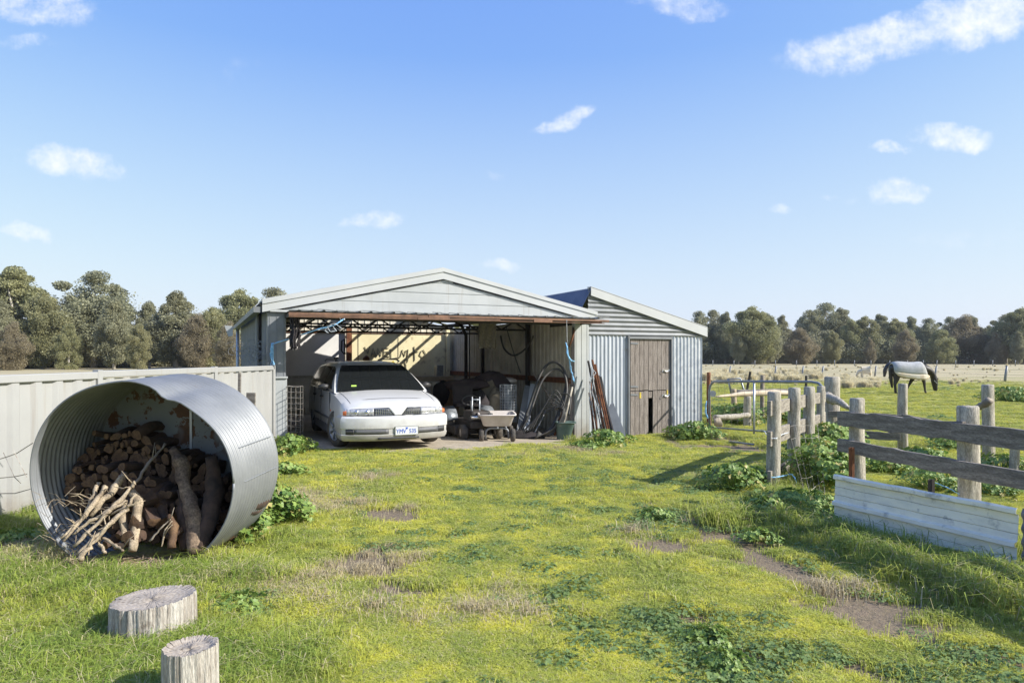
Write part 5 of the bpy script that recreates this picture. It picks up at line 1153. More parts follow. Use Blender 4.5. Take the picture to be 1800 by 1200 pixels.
b = MB(); b.box((.02, 0, .66), (.42, .46, .1)); b.build('seat', M['dark_cloth'], mow, local=True, bevel=.04)
b = MB(); b.box((-.18, 0, .86), (.1, .46, .42), m=Matrix.Rotation(R(-8), 3, 'Y')); b.build('backrest', M['dark_cloth'], mow, local=True, bevel=.05)
b = MB(); b.box((.75, 0, .46), (.55, .42, .26)); b.box((.95, 0, .42), (.2, .5, .12)); b.build('engine_cover', M['dark_steel'], mow, local=True, bevel=.05)
b = MB(); b.tube([(1.04, -.22, .47), (1.04, .15, .47)], .045, 12); b.tube([(1.03, .15, .47), (1.03, .22, .47)], .075, 14); b.build('light_bar', M['chrome'], mow, True, local=True)
b = MB(); b.tube([(.42, 0, .5), (.32, 0, .75)], .02, 8); b.tube([(.30+.17*math.sin(k*.5236)*.3, .17*math.cos(k*.5236), .76+.17*math.sin(k*.5236)*.6) for k in range(13)], .014, 6); b.build('steering_wheel', M['black_plastic'], mow, True, local=True)
# garden cart
kx, ky = at(873, 13.25), 13.25
cart = empty('garden_cart', (kx, ky, SLABZ(kx, ky)), 'grey plastic tub garden cart with small black wheels in front of the mower', 'cart', rz=R(4)); ORG[cart.name] = Vector((0, 0, 0))
b = MB(); P = []
for z, sx, sy in ((.30, .25, .38), (.31, .27, .40), (.50, .335, .47), (.515, .36, .50), (.50, .37, .51), (.53, .37, .51), (.52, .335, .475), (.33, .25, .385)):
    row = []
    for k in range(28):
        a = 6.2832*k/28; c, s = math.cos(a), math.sin(a); e = .28; row.append((sx*math.copysign(abs(c)**e, c), .1+sy*math.copysign(abs(s)**e, s), z))
    P.append(row)
b.grid(P, wrap=True); k0 = len(b.v)-28; b.f.append(tuple(range(k0, k0+28))); b.mi.append(0); b.build('tub', M['tub_grey'], cart, True, local=True)
b = MB()
for y in (-.22, .42): b.tube([(-.22, y, .06), (-.22, y, .18), (-.19, y, .235), (-.12, y, .26), (.12, y, .26), (.19, y, .235), (.22, y, .18), (.22, y, .06)], .02, 8)
b.bar((0, -.3, .27), (0, .5, .27), .04, .03); b.build('cart_frame', M['galv_light'], cart, True, local=True)
for sgn in (-1, 1):
    for y in (-.22, .42):
        root = bpy.data.objects.new('wheel', None); COL.objects.link(root); root.parent = cart; root.location = (sgn*.30, y, .125); root.rotation_euler = (0, 0, R(90)); ORG[root.name] = Vector()
        b = MB(); lathe(b, (0, 0, 0), [(.06, -.04), (.105, -.045), (.125, -.02), (.125, .02), (.105, .045), (.06, .04)]); b.build('tyre', M['tyre'], root, True, local=True)
        b = MB(); lathe(b, (0, 0, 0), [(.001, -.03), (.06, -.035), (.06, .035), (.001, .03)]); b.build('rim', M['tub_grey'], root, True, local=True)
# steel trolley frame standing behind the cart
d = 13.5; b = MB(); hz2 = lambda py: hz(py, d)
for px in (830, 843): b.tube([(at(px, d), d, hz2(697)), (at(px, d), d, hz2(735))], .014, 6)
b.tube([(at(830, d), d, hz2(702)), (at(843, d), d, hz2(702))], .012, 6); b.bar((at(826, d), d, hz2(733)), (at(848, d), d, hz2(733)), .2, .012); tag(b.build('hand_trolley', M['galv'], None, True, loc=(at(836, d), d, 0)), 'small upright steel frame standing between mower and cart', 'trolley')

# ------------------------------------------------------------------ shed contents
def blob(name, px, py, d, rx, ry, rz_, mat, label, cat, seed=0, rough=.18):
    c = Vector((at(px, d), d, hz(py, d))); q = random.Random(seed); ph = [q.uniform(0, 6.28) for _ in range(6)]; P = []
    for i in range(15):
        a = math.pi*i/14; P.append([])
        for k in range(24):
            t_ = 6.2832*k/24; s = 1+rough*(math.sin(3*t_+ph[0]+a*2)*.5+math.sin(5*a+ph[1]+t_)*.4+math.sin(7*t_+ph[2]+a*5)*.25)
            P[-1].append((c.x+rx*s*math.sin(a)*math.cos(t_), c.y+ry*s*math.sin(a)*math.sin(t_), c.z+rz_*s*math.cos(a)))
    b = MB(); b.grid(P, wrap=True); o = b.build(name, mat, None, True, loc=c); tag(o, label, cat); return o
def case(name, px0, px1, py0, py1, d, depth, mat, label, cat, rot=.3, lid=True):
    x0, x1 = at(px0, d), at(px1, d); z1, z0 = hz(py0, d), hz(py1, d); z0 = max(z0, g((x0+x1)/2, d)+.01); b = MB(); c = ((x0+x1)/2, d+depth/2, (z0+z1)/2)
    b.box(c, (x1-x0, depth, z1-z0), rot)
    if lid: b.box((c[0], c[1], z1-.01), ((x1-x0)+.03, depth+.03, .03), rot); b.box((c[0], c[1]-depth/2*.99, c[2]), ((x1-x0)*.06, .02, (z1-z0)*.9), rot)
    o = b.build(name, M[mat], None, loc=(c[0], c[1], z0), bevel=.008); tag(o, label, cat); return o
case('wooden_cabinet', 775, 800, 668, 745, 17.0, .5, 'cardboard', 'brown wooden cabinet between the car and the mower', 'cabinet', .42)
case('storage_box', 796, 808, 668, 745, 17.1, .5, 'cream_dusty', 'pale narrow box beside the brown cabinet', 'box', .42)
case('sack', 757, 772, 672, 700, 16.8, .3, 'cream_dusty', 'pale sack behind the car bonnet', 'sack', .3, False)
case('work_bench', 700, 792, 662, 670, 18.8, .6, 'plank_pale', 'long timber bench under the cream wall panel', 'bench', .42, False)
for px in (706, 786): case('bench_drawer', px-4, px+6, 670, 730, 19.0, .4, 'dark_steel', 'dark bench support at the %s end of the timber bench' % ('near' if px > 750 else 'far'), 'support', .42, False)
case('paint_tin', 764, 776, 642, 661, 19.6, .3, 'steel_grey', 'small grey box standing at the end of the bench', 'box', .42, False)
blob('fuel_can', 644, 633, 19.3, .10, .10, .13, M['rust'], 'reddish can on the ledge behind the car roof', 'can', 3, .05)
blob('canvas_bundle', 822, 676, 15.2, .50, .25, .13, M['maroon_cloth'], 'dark rolled canvas lying over the back of the mower', 'canvas', 1)
blob('blanket_heap', 862, 674, 15.6, .42, .3, .26, M['maroon_cloth'], 'maroon blanket draped over gear behind the cart', 'blanket', 2)
blob('canvas_bundle', 856, 690, 15.4, .26, .25, .28, M['tan_cloth'], 'bunched tan canvas below the maroon blanket', 'canvas', 4)
blob('canvas_bundle', 872, 712, 15.0, .22, .2, .34, M['tan_cloth'], 'tall tan canvas with a dark hollow left of the wire roll', 'canvas', 5)
blob('plastic_bowl', 889, 669, 15.8, .26, .26, .08, M['tub_grey'], 'pale upturned bowl on top of the heap by the side wall', 'bowl', 6, .03)
blob('black_bag', 842, 712, 14.9, .25, .2, .3, M['dark_cloth'], 'black bag slumped behind the trolley frame', 'bag', 7)
blob('black_bag', 776, 690, 16.2, .2, .2, .26, M['dark_cloth'], 'black bag squeezed behind the car wing', 'bag', 8)
blob('rubber_hose_heap', 925, 768, 14.1, .42, .25, .12, M['dark_cloth'], 'low dark heap of rubber hose ends on the slab', 'hose heap', 9, .3)
# wire roll
d = 14.9; cx_ = at(893, d); rl = empty('wire_roll', (cx_, d, SLABZ(cx_, d)), 'upright grey roll of wire mesh beside the tan canvas', 'wire roll'); b = MB()
for k in range(14): z = hz(740, d)+(hz(676, d)-hz(740, d))*k/13; b.tube([(cx_+.18*math.cos(a*.5236), d+.18*math.sin(a*.5236), z) for a in range(13)], .006, 4)
for k in range(16): a = k*6.2832/16; b.tube([(cx_+.18*math.cos(a), d+.18*math.sin(a), hz(740, d)), (cx_+.18*math.cos(a), d+.18*math.sin(a), hz(676, d))], .006, 4)
b.build('mesh', M['galv'], rl); b = MB(); lathe(b, (cx_, d, hz(740, d)), [(.13, 0), (.13, .8)], axis='Z'); b.build('core', M['steel_grey'], rl, True)
# felt hanging from the roof
d = 15.3; b = MB(); P = []
for i in range(13): P.append([(at(841+31*j/12, d), d+.03*math.sin(j*1.3+i*.4), hz(562+50*i/12, d)+(.02*math.sin(j*2.2) if i == 12 else 0)) for j in range(13)])
b.grid(P); tag(b.build('hanging_felt', M['carpet'], None, True, loc=(at(856, d), d, 2.2), solid=.02), 'square of grey matted felt hanging under the shed roof', 'felt')
# pipes, planks and hoses along the side wall
def coil(name, pts, r_, label, group=None, mat='hose'):
    P = [Vector((at(px, d), d, hz(py, d))) for px, py, d in pts]; Q = []
    n = len(P)
    for i in range(n-1):
        p0, p1, p2, p3 = P[max(0, i-1)], P[i], P[i+1], P[min(n-1, i+2)]
        for k in range(6): u_ = k/6; Q.append(.5*((2*p1)+(-p0+p2)*u_+(2*p0-5*p1+4*p2-p3)*u_*u_+(-p0+3*p1-3*p2+p3)*u_**3))
    Q.append(P[-1]); b = MB(); b.tube(Q, r_, 8); tag(b.build(name, M[mat], None, True, loc=P[0]), label, 'pipe', group)
W_ = 15.2
coil('poly_pipe', [(908, 765, 14.2), (925, 730, 14.3), (945, 670, 14.5), (958, 645, 14.6), (973, 636, 14.6), (988, 645, 14.5), (996, 665, 14.4), (990, 700, 14.2), (975, 740, 14.1), (955, 766, 14.0), (930, 774, 13.9), (910, 768, 14.1)], .028, 'largest black pipe loop arching against the shed side wall')
coil('poly_pipe', [(912, 765, 14.1), (930, 730, 14.2), (950, 675, 14.4), (965, 655, 14.5), (980, 649, 14.5), (993, 660, 14.4), (996, 690, 14.2), (985, 725, 14.1), (965, 760, 14.0)], .026, 'second black pipe loop just inside the largest one')
coil('poly_pipe', [(970, 712, 14.2), (980, 695, 14.2), (995, 692, 14.1), (1003, 700, 14.0), (1000, 730, 13.9)], .016, 'thin black hose loop near the right post')
for k in range(7): coil('poly_pipe', [(905+k*5, 768-k*2, 14.0), (926+k*5, 752-k*6, 14.1), (955+k*4, 728-k*7, 14.1), (990+k, 715+k*4, 13.9+.03*k), (978-k*2, 748+k*3, 13.8+.03*k), (940+k, 770-k*2, 13.75)], .010, 'grey black hose coil sagging at the foot of the side wall', 'hose coils sagging by the side wall')
coil('poly_pipe', [(880, 590, 16.5), (886, 612, 16.4), (900, 624, 16.2), (915, 620, 16.0), (930, 605, 15.8), (938, 590, 15.7)], .022, 'black hose hanging in a sagging curve high on the side wall')
coil('poly_pipe', [(890, 575, 16.4), (903, 620, 16.2), (915, 655, 16.0)], .012, 'thin black cable hanging straight down the side wall')
def leaner(name, x0, y0, x1, y1, d0, d1, w_, t_, mat, label, cat='pole', rnd=True):
    p = Vector((at(x0, d0), d0, hz(y0, d0))); q_ = Vector((at(x1, d1), d1, hz(y1, d1))); b = MB()
    if rnd: b.tube([q_, (p+q_)/2+Vector((.01, 0, 0)), p], w_, 8)
    else: b.bar(q_, p, w_, t_, (0, -1, 0)); b.bar(q_.lerp(p, .1), q_.lerp(p, .14), w_*1.03, t_*1.4, (0, -1, 0))
    tag(b.build(name, M[mat], None, rnd, loc=q_), label, cat)
leaner('weathered_board', 928, 678, 912, 765, 15.2, 14.4, .14, .03, 'galv_light', 'pale wide board leaning on the side wall behind the hoses', 'board', False)
leaner('weathered_board', 936, 675, 924, 765, 15.2, 14.4, .10, .03, 'galv_old', 'narrow grey board leaning beside the pale wide board', 'board', False)
leaner('timber_pole', 938, 655, 980, 720, 15.0, 14.6, .03, .03, 'bark', 'brown pole leaning to the left across the side wall')
leaner('timber_pole', 960, 720, 937, 765, 14.4, 14.0, .012, .03, 'galv_light', 'thin pale rod leaning among the hose coils')
leaner('rusty_pipe', 1001, 668, 975, 765, 14.4, 14.0, .02, .03, 'rust', 'rusty pipe leaning just inside the right shed post')
leaner('timber_pole', 1006, 680, 985, 765, 14.3, 13.9, .022, .03, 'wood_grey', 'grey pole leaning beside the rusty pipe')
leaner('steel_bar', 1008, 575, 1003, 760, 14.5, 14.2, .05, .04, 'dark_steel', 'dark steel bar standing upright against the inside of the right post', 'bar', False)
leaner('rusty_pipe', 1010, 580, 1000, 610, 14.4, 14.4, .02, .03, 'rust', 'short rusty rod hung high behind the right post')
# black stand pole
d = 18.5; x = at(819, d); b = MB(); b.tube([(x-.3, d, hz(564, d)), (x-.1, d, hz(574, d)), (x, d, hz(590, d)), (x, d, g(x, d))], .045, 8); b.tube([(x, d, hz(578, d)), (x+.1, d, hz(578, d))], .05, 8); b.tube([(x+.1, d, hz(570, d)), (x+.1, d, g(x, d))], .02, 6); tag(b.build('pipe_stand', M['dark_steel'], None, True, loc=(x, d, 0)), 'black bent pipe standing from floor to rafters behind the mower', 'pipe stand')
# green tub
d = 13.9; x = at(992, d); tb = MB(); P = []
for z, rx_, ry_ in ((0, .12, .11), (.02, .13, .12), (.34, .19, .17), (.36, .205, .185), (.35, .21, .19), (.375, .21, .19), (.37, .19, .17), (.05, .12, .11)): P.append([(x+rx_*math.copysign(abs(math.cos(a*.2244))**.6, math.cos(a*.2244))+(.12*(z-.2)), d+ry_*math.copysign(abs(math.sin(a*.2244))**.6, math.sin(a*.2244)), g(x, d)+z) for a in range(28)])
tb.grid(P, wrap=True); k0 = len(tb.v)-28; tb.f.append(tuple(range(k0, k0+28))); tb.mi.append(0); tag(tb.build('plastic_tub', M['tub_green'], None, True, loc=(x, d, g(x, d))), 'faded green plastic tub at the foot of the right shed post', 'tub')
# mesh roll by the left post
d = 11.95; cx_ = at(518, d); rl = empty('mesh_cage', (cx_, d, SLABZ(cx_, d)), 'upright roll of rusty square wire mesh just inside the left shed post', 'wire roll'); b = MB(); r_ = .145
for k in range(11): z = hz(778, d)+(hz(679, d)-hz(778, d))*k/10; b.tube([(cx_+r_*math.cos(a*.5236), d+r_*math.sin(a*.5236)+.01*math.sin(k*2+a), z+.006*math.sin(a*2+k)) for a in range(13)], .003 if k < 10 else .006, 4)
for k in range(11): a = k*6.2832/11; b.tube([(cx_+r_*math.cos(a), d+r_*math.sin(a), hz(778, d)), (cx_+r_*math.cos(a), d+r_*math.sin(a), hz(679, d))], .0025, 4)
b.build('mesh', M['wire'], rl)
# hanging hand tools at the left wall panel
d = 19.2
def tool(name, pts, r_, label, cat='hand tool'):
    b = MB()
    for ln in pts: b.tube([(at(px, d), d, hz(py, d)) for px, py in ln], r_, 6)
    tag(b.build(name, M['dark_steel'], None, True, loc=(at(pts[0][0][0], d), d, hz(pts[0][0][1], d))), label, cat)
tool('hand_saw', [[(607, 596), (601, 599), (600, 616), (605, 622), (608, 621)], [(606, 596), (606, 622)]], .02, 'dark bow saw frame hanging on the post between the wall panels')
tool('hammer', [[(587, 630), (595, 629)], [(591, 630), (591, 640)]], .03, 'small dark hammer standing on the ledge behind the car')
# ------------------------------------------------------------------ animals
def skin(name, joints, edges, mat, sub=2, parent=None, rz=0):
    me = bpy.data.meshes.new(name); me.from_pydata([j[:3] for j in joints], edges, []); o = bpy.data.objects.new(name, me); COL.objects.link(o)
    sk = o.modifiers.new('skin', 'SKIN'); sk.use_smooth_shade = True
    if not me.skin_vertices: me.skin_vertices.new()
    for i, j in enumerate(joints): v_ = me.skin_vertices[0].data[i]; v_.radius = (j[3], j[4] if len(j) > 4 else j[3]); v_.use_root = (i == 0)
    sb = o.modifiers.new('sub', 'SUBSURF'); sb.levels = sub; sb.render_levels = sub
    apply_eval(o); o.data.materials.clear(); o.data.materials.append(mat); o.data.polygons.foreach_set('use_smooth', [True]*len(o.data.polygons)); ORG[o.name] = Vector(); return o
K = 38.3
def hp(px, py, y=0, r1=.1, r2=None): return ((px-1600)/K, y, (692-py)/K, r1, r2 or r1)
HJ = [hp(1580, 650.5, 0, .40, .36), hp(1572, 649, 0, .34, .32), hp(1597, 651, 0, .42, .36), hp(1613, 650.5, 0, .43, .32), hp(1620, 648.5, 0, .34, .27),
      hp(1626.5, 648.5, 0, .30, .21), hp(1632.5, 653, 0, .26, .17), hp(1638.5, 659.5, 0, .17, .12), hp(1640.0, 668, 0, .225, .15), hp(1640.8, 677, 0, .14, .11), hp(1642.3, 686.8, 0, .085, .09),   # 5..10 neck and head
      hp(1575, 656, -.17, .20, .13), hp(1574, 667, -.17, .13, .09), hp(1571.5, 675, -.17, .075, .06), hp(1573, 684, -.17, .045, .045), hp(1573.5, 690, -.17, .05, .055), hp(1575, 691.3, -.17, .06, .055),  # near hind
      hp(1578, 656, .17, .20, .13), hp(1580, 666, .17, .12, .085), hp(1577, 674, .17, .07, .055), hp(1577.5, 684, .17, .045, .045), hp(1578, 690, .17, .05, .05), hp(1579.5, 691.3, .17, .058, .05),
      hp(1617, 660, -.15, .17, .11), hp(1620, 669, -.15, .095, .075), hp(1621, 677, -.15, .06, .055), hp(1622, 686, -.15, .042, .042), hp(1623.5, 690.8, -.15, .058, .052),
      hp(1610, 660, .15, .16, .11), hp(1604.5, 669, .15, .09, .075), hp(1601, 676, .15, .058, .055), hp(1597, 684, .15, .042, .042), hp(1595, 689, .15, .055, .05),
      hp(1567.5, 646, 0, .09), hp(1567, 655, 0, .09), hp(1568, 668, 0, .08), hp(1570, 682, 0, .04)]
HE = [(0, 1), (0, 2), (2, 3), (3, 4), (4, 5), (5, 6), (6, 7), (7, 8), (8, 9), (9, 10), (0, 11), (11, 12), (12, 13), (13, 14), (14, 15), (15, 16), (0, 17), (17, 18), (18, 19), (19, 20), (20, 21), (21, 22),
      (3, 23), (23, 24), (24, 25), (25, 26), (26, 27), (3, 28), (28, 29), (29, 30), (30, 31), (31, 32), (1, 33), (33, 34), (34, 35), (35, 36)]
dh = 31.3
hr = empty('horse', (at(1600, dh), dh, -.2), 'black horse grazing head down in a grey and cream rug', 'horse', rz=R(-6)); ORG[hr.name] = Vector()
hb = skin('horse_body', HJ, HE, M['horse']); hb.parent = hr
b = MB()
for sgn in (-1, 1): b.add([(hp(1638, 664)[0], sgn*.05, hp(1638, 664)[2]+.04), (hp(1642, 664)[0], sgn*.09, hp(1642, 664)[2]+.02), (hp(1643.5, 667)[0], sgn*.07, hp(1643.5, 667)[2]-.04), (hp(1645, 662)[0], sgn*.11, hp(1645, 662)[2]-.06)], [(0, 1, 3), (1, 2, 3), (0, 3, 2), (0, 2, 1)])
b.build('ear', M['horse'], hr, local=True)
b = MB(); b.tube([(hp(1636.5, 668)[0], -.17, hp(1636.5, 668)[2]), (hp(1641, 673)[0], -.165, hp(1641, 673)[2]), (hp(1645.5, 674)[0], -.05, hp(1645.5, 674)[2]), (hp(1645.5, 674)[0], .05, hp(1645.5, 674)[2])], .012, 5); b.tube([(hp(1641, 673)[0], -.16, hp(1641, 673)[2]), (hp(1642, 661)[0], -.12, hp(1642, 661)[2])], .012, 5); b.build('halter', M['rug_grey'], hr, local=True)
b = MB(); b.tube([(hp(1612, 666)[0], -.41, hp(1612, 666)[2]), (hp(1604, 668.5)[0], -.25, hp(1604, 668.5)[2]), (hp(1596, 669)[0], .1, hp(1596, 669)[2])], .014, 5); b.build('rug_strap', M['dark_cloth'], hr, local=True)
b = MB(); b.prism([hp(1619, 636)[:1]+(-.02,)+hp(1619, 636)[2:3], hp(1629, 642)[:1]+(-.02,)+hp(1629, 642)[2:3], hp(1638, 652)[:1]+(-.02,)+hp(1638, 652)[2:3], hp(1643.5, 663)[:1]+(-.02,)+hp(1643.5, 663)[2:3], hp(1638, 660)[:1]+(-.02,)+hp(1638, 660)[2:3], hp(1630, 650)[:1]+(-.02,)+hp(1630, 650)[2:3]], (0, .04, 0)); b.build('mane', M['horse'], hr, local=True)
# rug shell
RU = [(1568.5, .30, 652), (1570.5, .35, 656), (1574, .385, 660), (1579, .395, 662), (1586, .395, 663.5), (1596, .40, 665), (1606, .405, 666.5), (1614, .40, 667), (1620, .37, 666.5), (1625, .30, 664), (1628, .24, 660)]
TOPS = [640, 637.5, 636.2, 635.8, 636.2, 637.2, 637, 636.2, 636.6, 639.5, 645]
def rug(name, f0, f1, mat):
    b = MB(); P = []
    for (px, wy, pb), pt in zip(RU, TOPS):
        row = []; zt = (692-pt)/K+.02; zb = (692-pb)/K; cz = zt-.36; x = (px-1600)/K
        for k in range(25):
            a = -1+2*k/24; s = abs(a)
            if s < .55: ang = s/.55*math.pi/2; y = math.copysign(wy*math.sin(ang), a); z = cz+(zt-cz)*math.cos(ang)
            else: y = math.copysign(wy*(1+.02*math.sin(px*1.3)), a); z = cz-(s-.55)/.45*(cz-zb)
            row.append((x-.24*(1-s)*max(0, (px-1606)/22)**2, y*(1+.015*math.sin(px*.9+k)), z, s))
        P.append(row)
    for i in range(len(P)-1):
        for k in range(24):
            if f0 <= (P[i][k][3]+P[i][k+1][3])/2 < f1: b.add([P[i][k][:3], P[i][k+1][:3], P[i+1][k+1][:3], P[i+1][k][:3]], [(0, 1, 2, 3)])
    o = b.build(name, mat, hr, True, local=True, solid=.02)
    bm = bmesh.new(); bm.from_mesh(o.data); bmesh.ops.remove_doubles(bm, verts=bm.verts, dist=.0005); bmesh.ops.recalc_face_normals(bm, faces=bm.faces); bm.to_mesh(o.data); bm.free()
    o.data.polygons.foreach_set('use_smooth', [True]*len(o.data.polygons)); return o
rg_ = rug('rug', 0, .79, M['rug_grey']); rug('rug_border', .79, 2, M['rug_white'])
d2 = 52; h2 = empty('horse', (at(1577, d2), d2, -.2), 'black horse grazing behind the rug-wearing horse, only head and forelegs clear', 'horse', rz=R(186)); c = hb.copy(); COL.objects.link(c); c.parent = h2
c.scale = (.95, .95, .92)
d3 = 54; sh = empty('sheep', (at(1522, d3), d3, -.2), 'cream woolly animal grazing among the dry tussocks', 'sheep', rz=R(160)); ORG[sh.name] = Vector()
SJ = [(0, 0, .62, .30, .30), (-.3, 0, .62, .27, .27), (.3, 0, .6, .26, .24), (.5, 0, .5, .14, .13), (.62, 0, .3, .1, .09), (.68, 0, .12, .06), (-.32, -.14, .35, .08), (-.34, -.14, .02, .05), (-.32, .14, .35, .08), (-.3, .14, .02, .05), (.28, -.13, .35, .08), (.3, -.13, .02, .05), (.28, .13, .35, .08), (.24, .13, .02, .05)]
o = skin('sheep_body', SJ, [(0, 1), (0, 2), (2, 3), (3, 4), (4, 5), (1, 6), (6, 7), (1, 8), (8, 9), (2, 10), (10, 11), (2, 12), (12, 13)], M['wool']); o.parent = sh

# ------------------------------------------------------------------ far fence posts
def far_post(px, pt, pb, lean, label, group, r_=.07):
    d = (CAMH+.2)*1200/(pb-625); x = at(px, d); z = hz(pt, d); b = MB(); b.tube([(x, d, -.3), (x+lean*.5, d, (z-.2)/2), (x+lean, d, z)], [r_, r_*.95, r_*.8], 7); tag(b.build('paddock_post', M['galv_light'], None, True, loc=(x, d, -.2)), label, 'fence post', group)
for px, lab in ((1281, 'leaning pale post behind the pipe gate, leftmost of its row'), (1361, 'leaning pale post straight behind the gate stile'), (1409, 'thin leaning post between two dry tussocks'), (1444, 'leaning pale post behind the gate corner'), (1537, 'short leaning post between the cream animal and the horses'), (1643, 'leaning white post just past the grazing horse head'), (1766, 'tallest leaning white post of the middle fence')):
    far_post(px, 643, 664 if px < 1700 else 671, .16, lab, 'leaning white posts across the middle paddock', .075 if px < 1700 else .085)
fx = [1253, 1290, 1327, 1363, 1400, 1436, 1467, 1502, 1531, 1564, 1595, 1623, 1647, 1680, 1712, 1745, 1785]
ORD = 'first second third fourth fifth sixth seventh eighth ninth tenth eleventh twelfth thirteenth fourteenth fifteenth sixteenth last'.split()
for q_, px in enumerate(fx): far_post(px, 633, 643, 0, '%s small white post from the annex in the far fence below the trees' % ORD[q_], 'white posts of the far paddock fence', .07)
b = MB(); d = 116
for z in (.1, .45, .8): b.tube([(at(1240, d), d, z), (at(1810, d), d, z)], .004, 3)
tag(b.build('fence_wire', M['wire'], None, loc=(60, d, 0)), 'plain wires of the far paddock fence', 'fence wire')
b = MB(); 
for z0_ in (.25, .6): b.tube([(at(1240, 53), 53, z0_), (at(1643, 53), 53, z0_), (at(1766, 46), 46, z0_), (at(1900, 42), 42, z0_)], .006, 3)
tag(b.build('fence_wire', M['wire'], None, loc=(20, 53, 0)), 'wires strung between the leaning white posts', 'fence wire')

# ------------------------------------------------------------------ leafy weeds
weed_mat = bpy.data.materials.new('mallow_leaf'); weed_mat.use_nodes = True; t = NT(weed_mat.node_tree); bb = t.n['Principled BSDF']
rn = t.new('ShaderNodeAttribute', attribute_type='GEOMETRY', attribute_name='rnd').outputs['Fac']
cc = t.mix(t.ramp(rn, 0, .8), (.10,.185,.035), (.27,.37,.085)); cc = t.mix(t.math('GREATER_THAN', rn, .93), cc, (.42,.36,.12))
t.put(bb.inputs['Base Color'], cc); bb.inputs['Roughness'].default_value = .5
tr = t.new('ShaderNodeBsdfTranslucent'); t.put(tr.inputs[0], cc); mx = t.new('ShaderNodeMixShader'); mx.inputs[0].default_value = .3; t.put(mx.inputs[1], bb.outputs[0]); t.put(mx.inputs[2], tr.outputs[0]); t.put(t.n['Material Output'].inputs[0], mx.outputs[0])
def weed_mesh(seed, n, rad, h, lr):
    q = random.Random(seed); V = []; F = []; S_ = MB()
    for i in range(n):
        a = q.uniform(0, 6.28); r_ = rad*math.sqrt(q.random())*(.8+.3*math.sin(3*a+seed)); top = h*math.sqrt(max(0, 1-(r_/rad/1.15)**2)); z = top*(q.random()**.45)
        c = Vector((r_*math.cos(a), r_*math.sin(a), z+.01)); leaf_fan(V, F, c, lr*q.uniform(.55, 1.2), (math.cos(a)*.6+q.uniform(-.5, .5), math.sin(a)*.6+q.uniform(-.5, .5), q.uniform(.3, 1.1)), q)
        if i % 3 == 0: S_.tube([(c.x*.45, c.y*.45, 0), (c.x*.8, c.y*.8, z*.6), tuple(c)], [.005, .004, .002], 3)
    nl = len(V)//11; me = bpy.data.meshes.new('weed'); nv_ = len(V); V = V+[Vector(p) for p in S_.v]; F = F+[tuple(nv_+i for i in f) for f in S_.f]
    me.from_pydata(V, [], F); vals = np.concatenate([np.repeat(np.random.default_rng(seed).random(nl), 11), np.full(len(V)-nv_, .5)])
    at_ = me.attributes.new('rnd', 'FLOAT', 'POINT'); at_.data.foreach_set('value', vals.astype(np.float32)); me.materials.append(weed_mat); return me
WM = [weed_mesh(1, 520, .5, .55, .048), weed_mesh(2, 360, .42, .32, .04), weed_mesh(3, 260, .36, .18, .036), weed_mesh(4, 700, .6, .62, .05), weed_mesh(5, 420, .5, .25, .03)]
WL = [(458, 925, 0, .85, 'tall leafy mallow growing against the right side of the tank'), (500, 915, 1, .8, 'smaller mallow clump beside the tall one at the tank'), (432, 942, 1, .85, 'mallow clump tucked under the tank rim at its right edge'), (510, 800, 1, 1.0, 'weed clump at the foot of the left shed post'), (495, 835, 2, 1.0, 'low weeds behind the tank back edge'), (530, 790, 2, .8, 'low weeds beside the slab corner near the mesh roll'),
      (405, 1085, 2, .75, 'low mallow patch right of the wide stump'), (1060, 785, 1, 1.0, 'leafy weeds at the foot of the leaning rusty pickets'), (1030, 790, 2, 1.0, 'low weeds in front of the right shed post'), (1085, 778, 2, 1.1, 'low weeds below the pale board by the annex'), (1195, 770, 1, 1.0, 'dark leafy mallow in front of the annex wall left of its corner'), (1222, 772, 1, 1.15, 'leafy mallow in front of the annex corner'), (1248, 768, 2, 1.1, 'low mallow between annex corner and pipe gate'),
      (1290, 862, 1, .95, 'yellowing mallow clump left of the nearest gateway post'), (1318, 850, 1, .8, 'mallow clump close behind the yellowing one at the gateway'), (1345, 905, 2, .9, 'low mallow in the grass before the nearest gateway post'), (1400, 900, 4, 1.0, 'spreading small-leaved weeds below the mesh panel'), (1440, 905, 4, .8, 'small-leaved weeds at the near end of the cream sheet'),
      (1450, 850, 3, .95, 'tall mallow bank between the gateway posts and the two-board fence'), (1455, 815, 3, 1.0, 'tall mallow behind the bank, beside the fourth gateway post'), (1480, 795, 0, 1.1, 'leafy mallow standing behind the near board-fence post'), (1432, 830, 0, .9, 'mallow filling the gap right of the third gateway post'), (1500, 815, 1, 1.2, 'low mallow behind the two boards near their left end'),
      (1560, 830, 2, 1.3, 'low weeds behind the fence between its two near posts'), (1620, 810, 2, 1.4, 'low weed patch in the yard right of the round-topped post'), (1680, 790, 4, 1.4, 'weed patch in the yard near the stay post'), (1760, 830, 4, 1.2, 'weed patch behind the thick pale fence post'), (1640, 860, 4, .9, 'small-leaved weeds above the cream sheet'), (1750, 870, 4, .9, 'small-leaved weeds above the right end of the cream sheet'),
      (1300, 745, 1, 1.6, 'leafy weeds in the yard behind the pipe gate'), (1370, 740, 1, 1.6, 'leafy weeds in the yard behind the gate stile'), (1275, 735, 2, 1.8, 'low weeds near the grey log behind the gate'), (1420, 745, 1, 1.4, 'weeds behind the third gateway post'), (1778, 706, 4, 2.2, 'broad dark weed bank in the paddock at the far right'), (1240, 1130, 2, .5, 'low mallow rosette cluster in the foreground turf'), (1270, 1180, 2, .5, 'mallow rosettes at the very front of the turf'),
      (20, 960, 2, .8, 'low weeds by the cream fence left of the tank'), (1150, 912, 2, .55, 'small mallow patch on the turf beside the dirt trail'), (1330, 950, 2, .6, 'small mallow in the shade of the fence by the trail')]
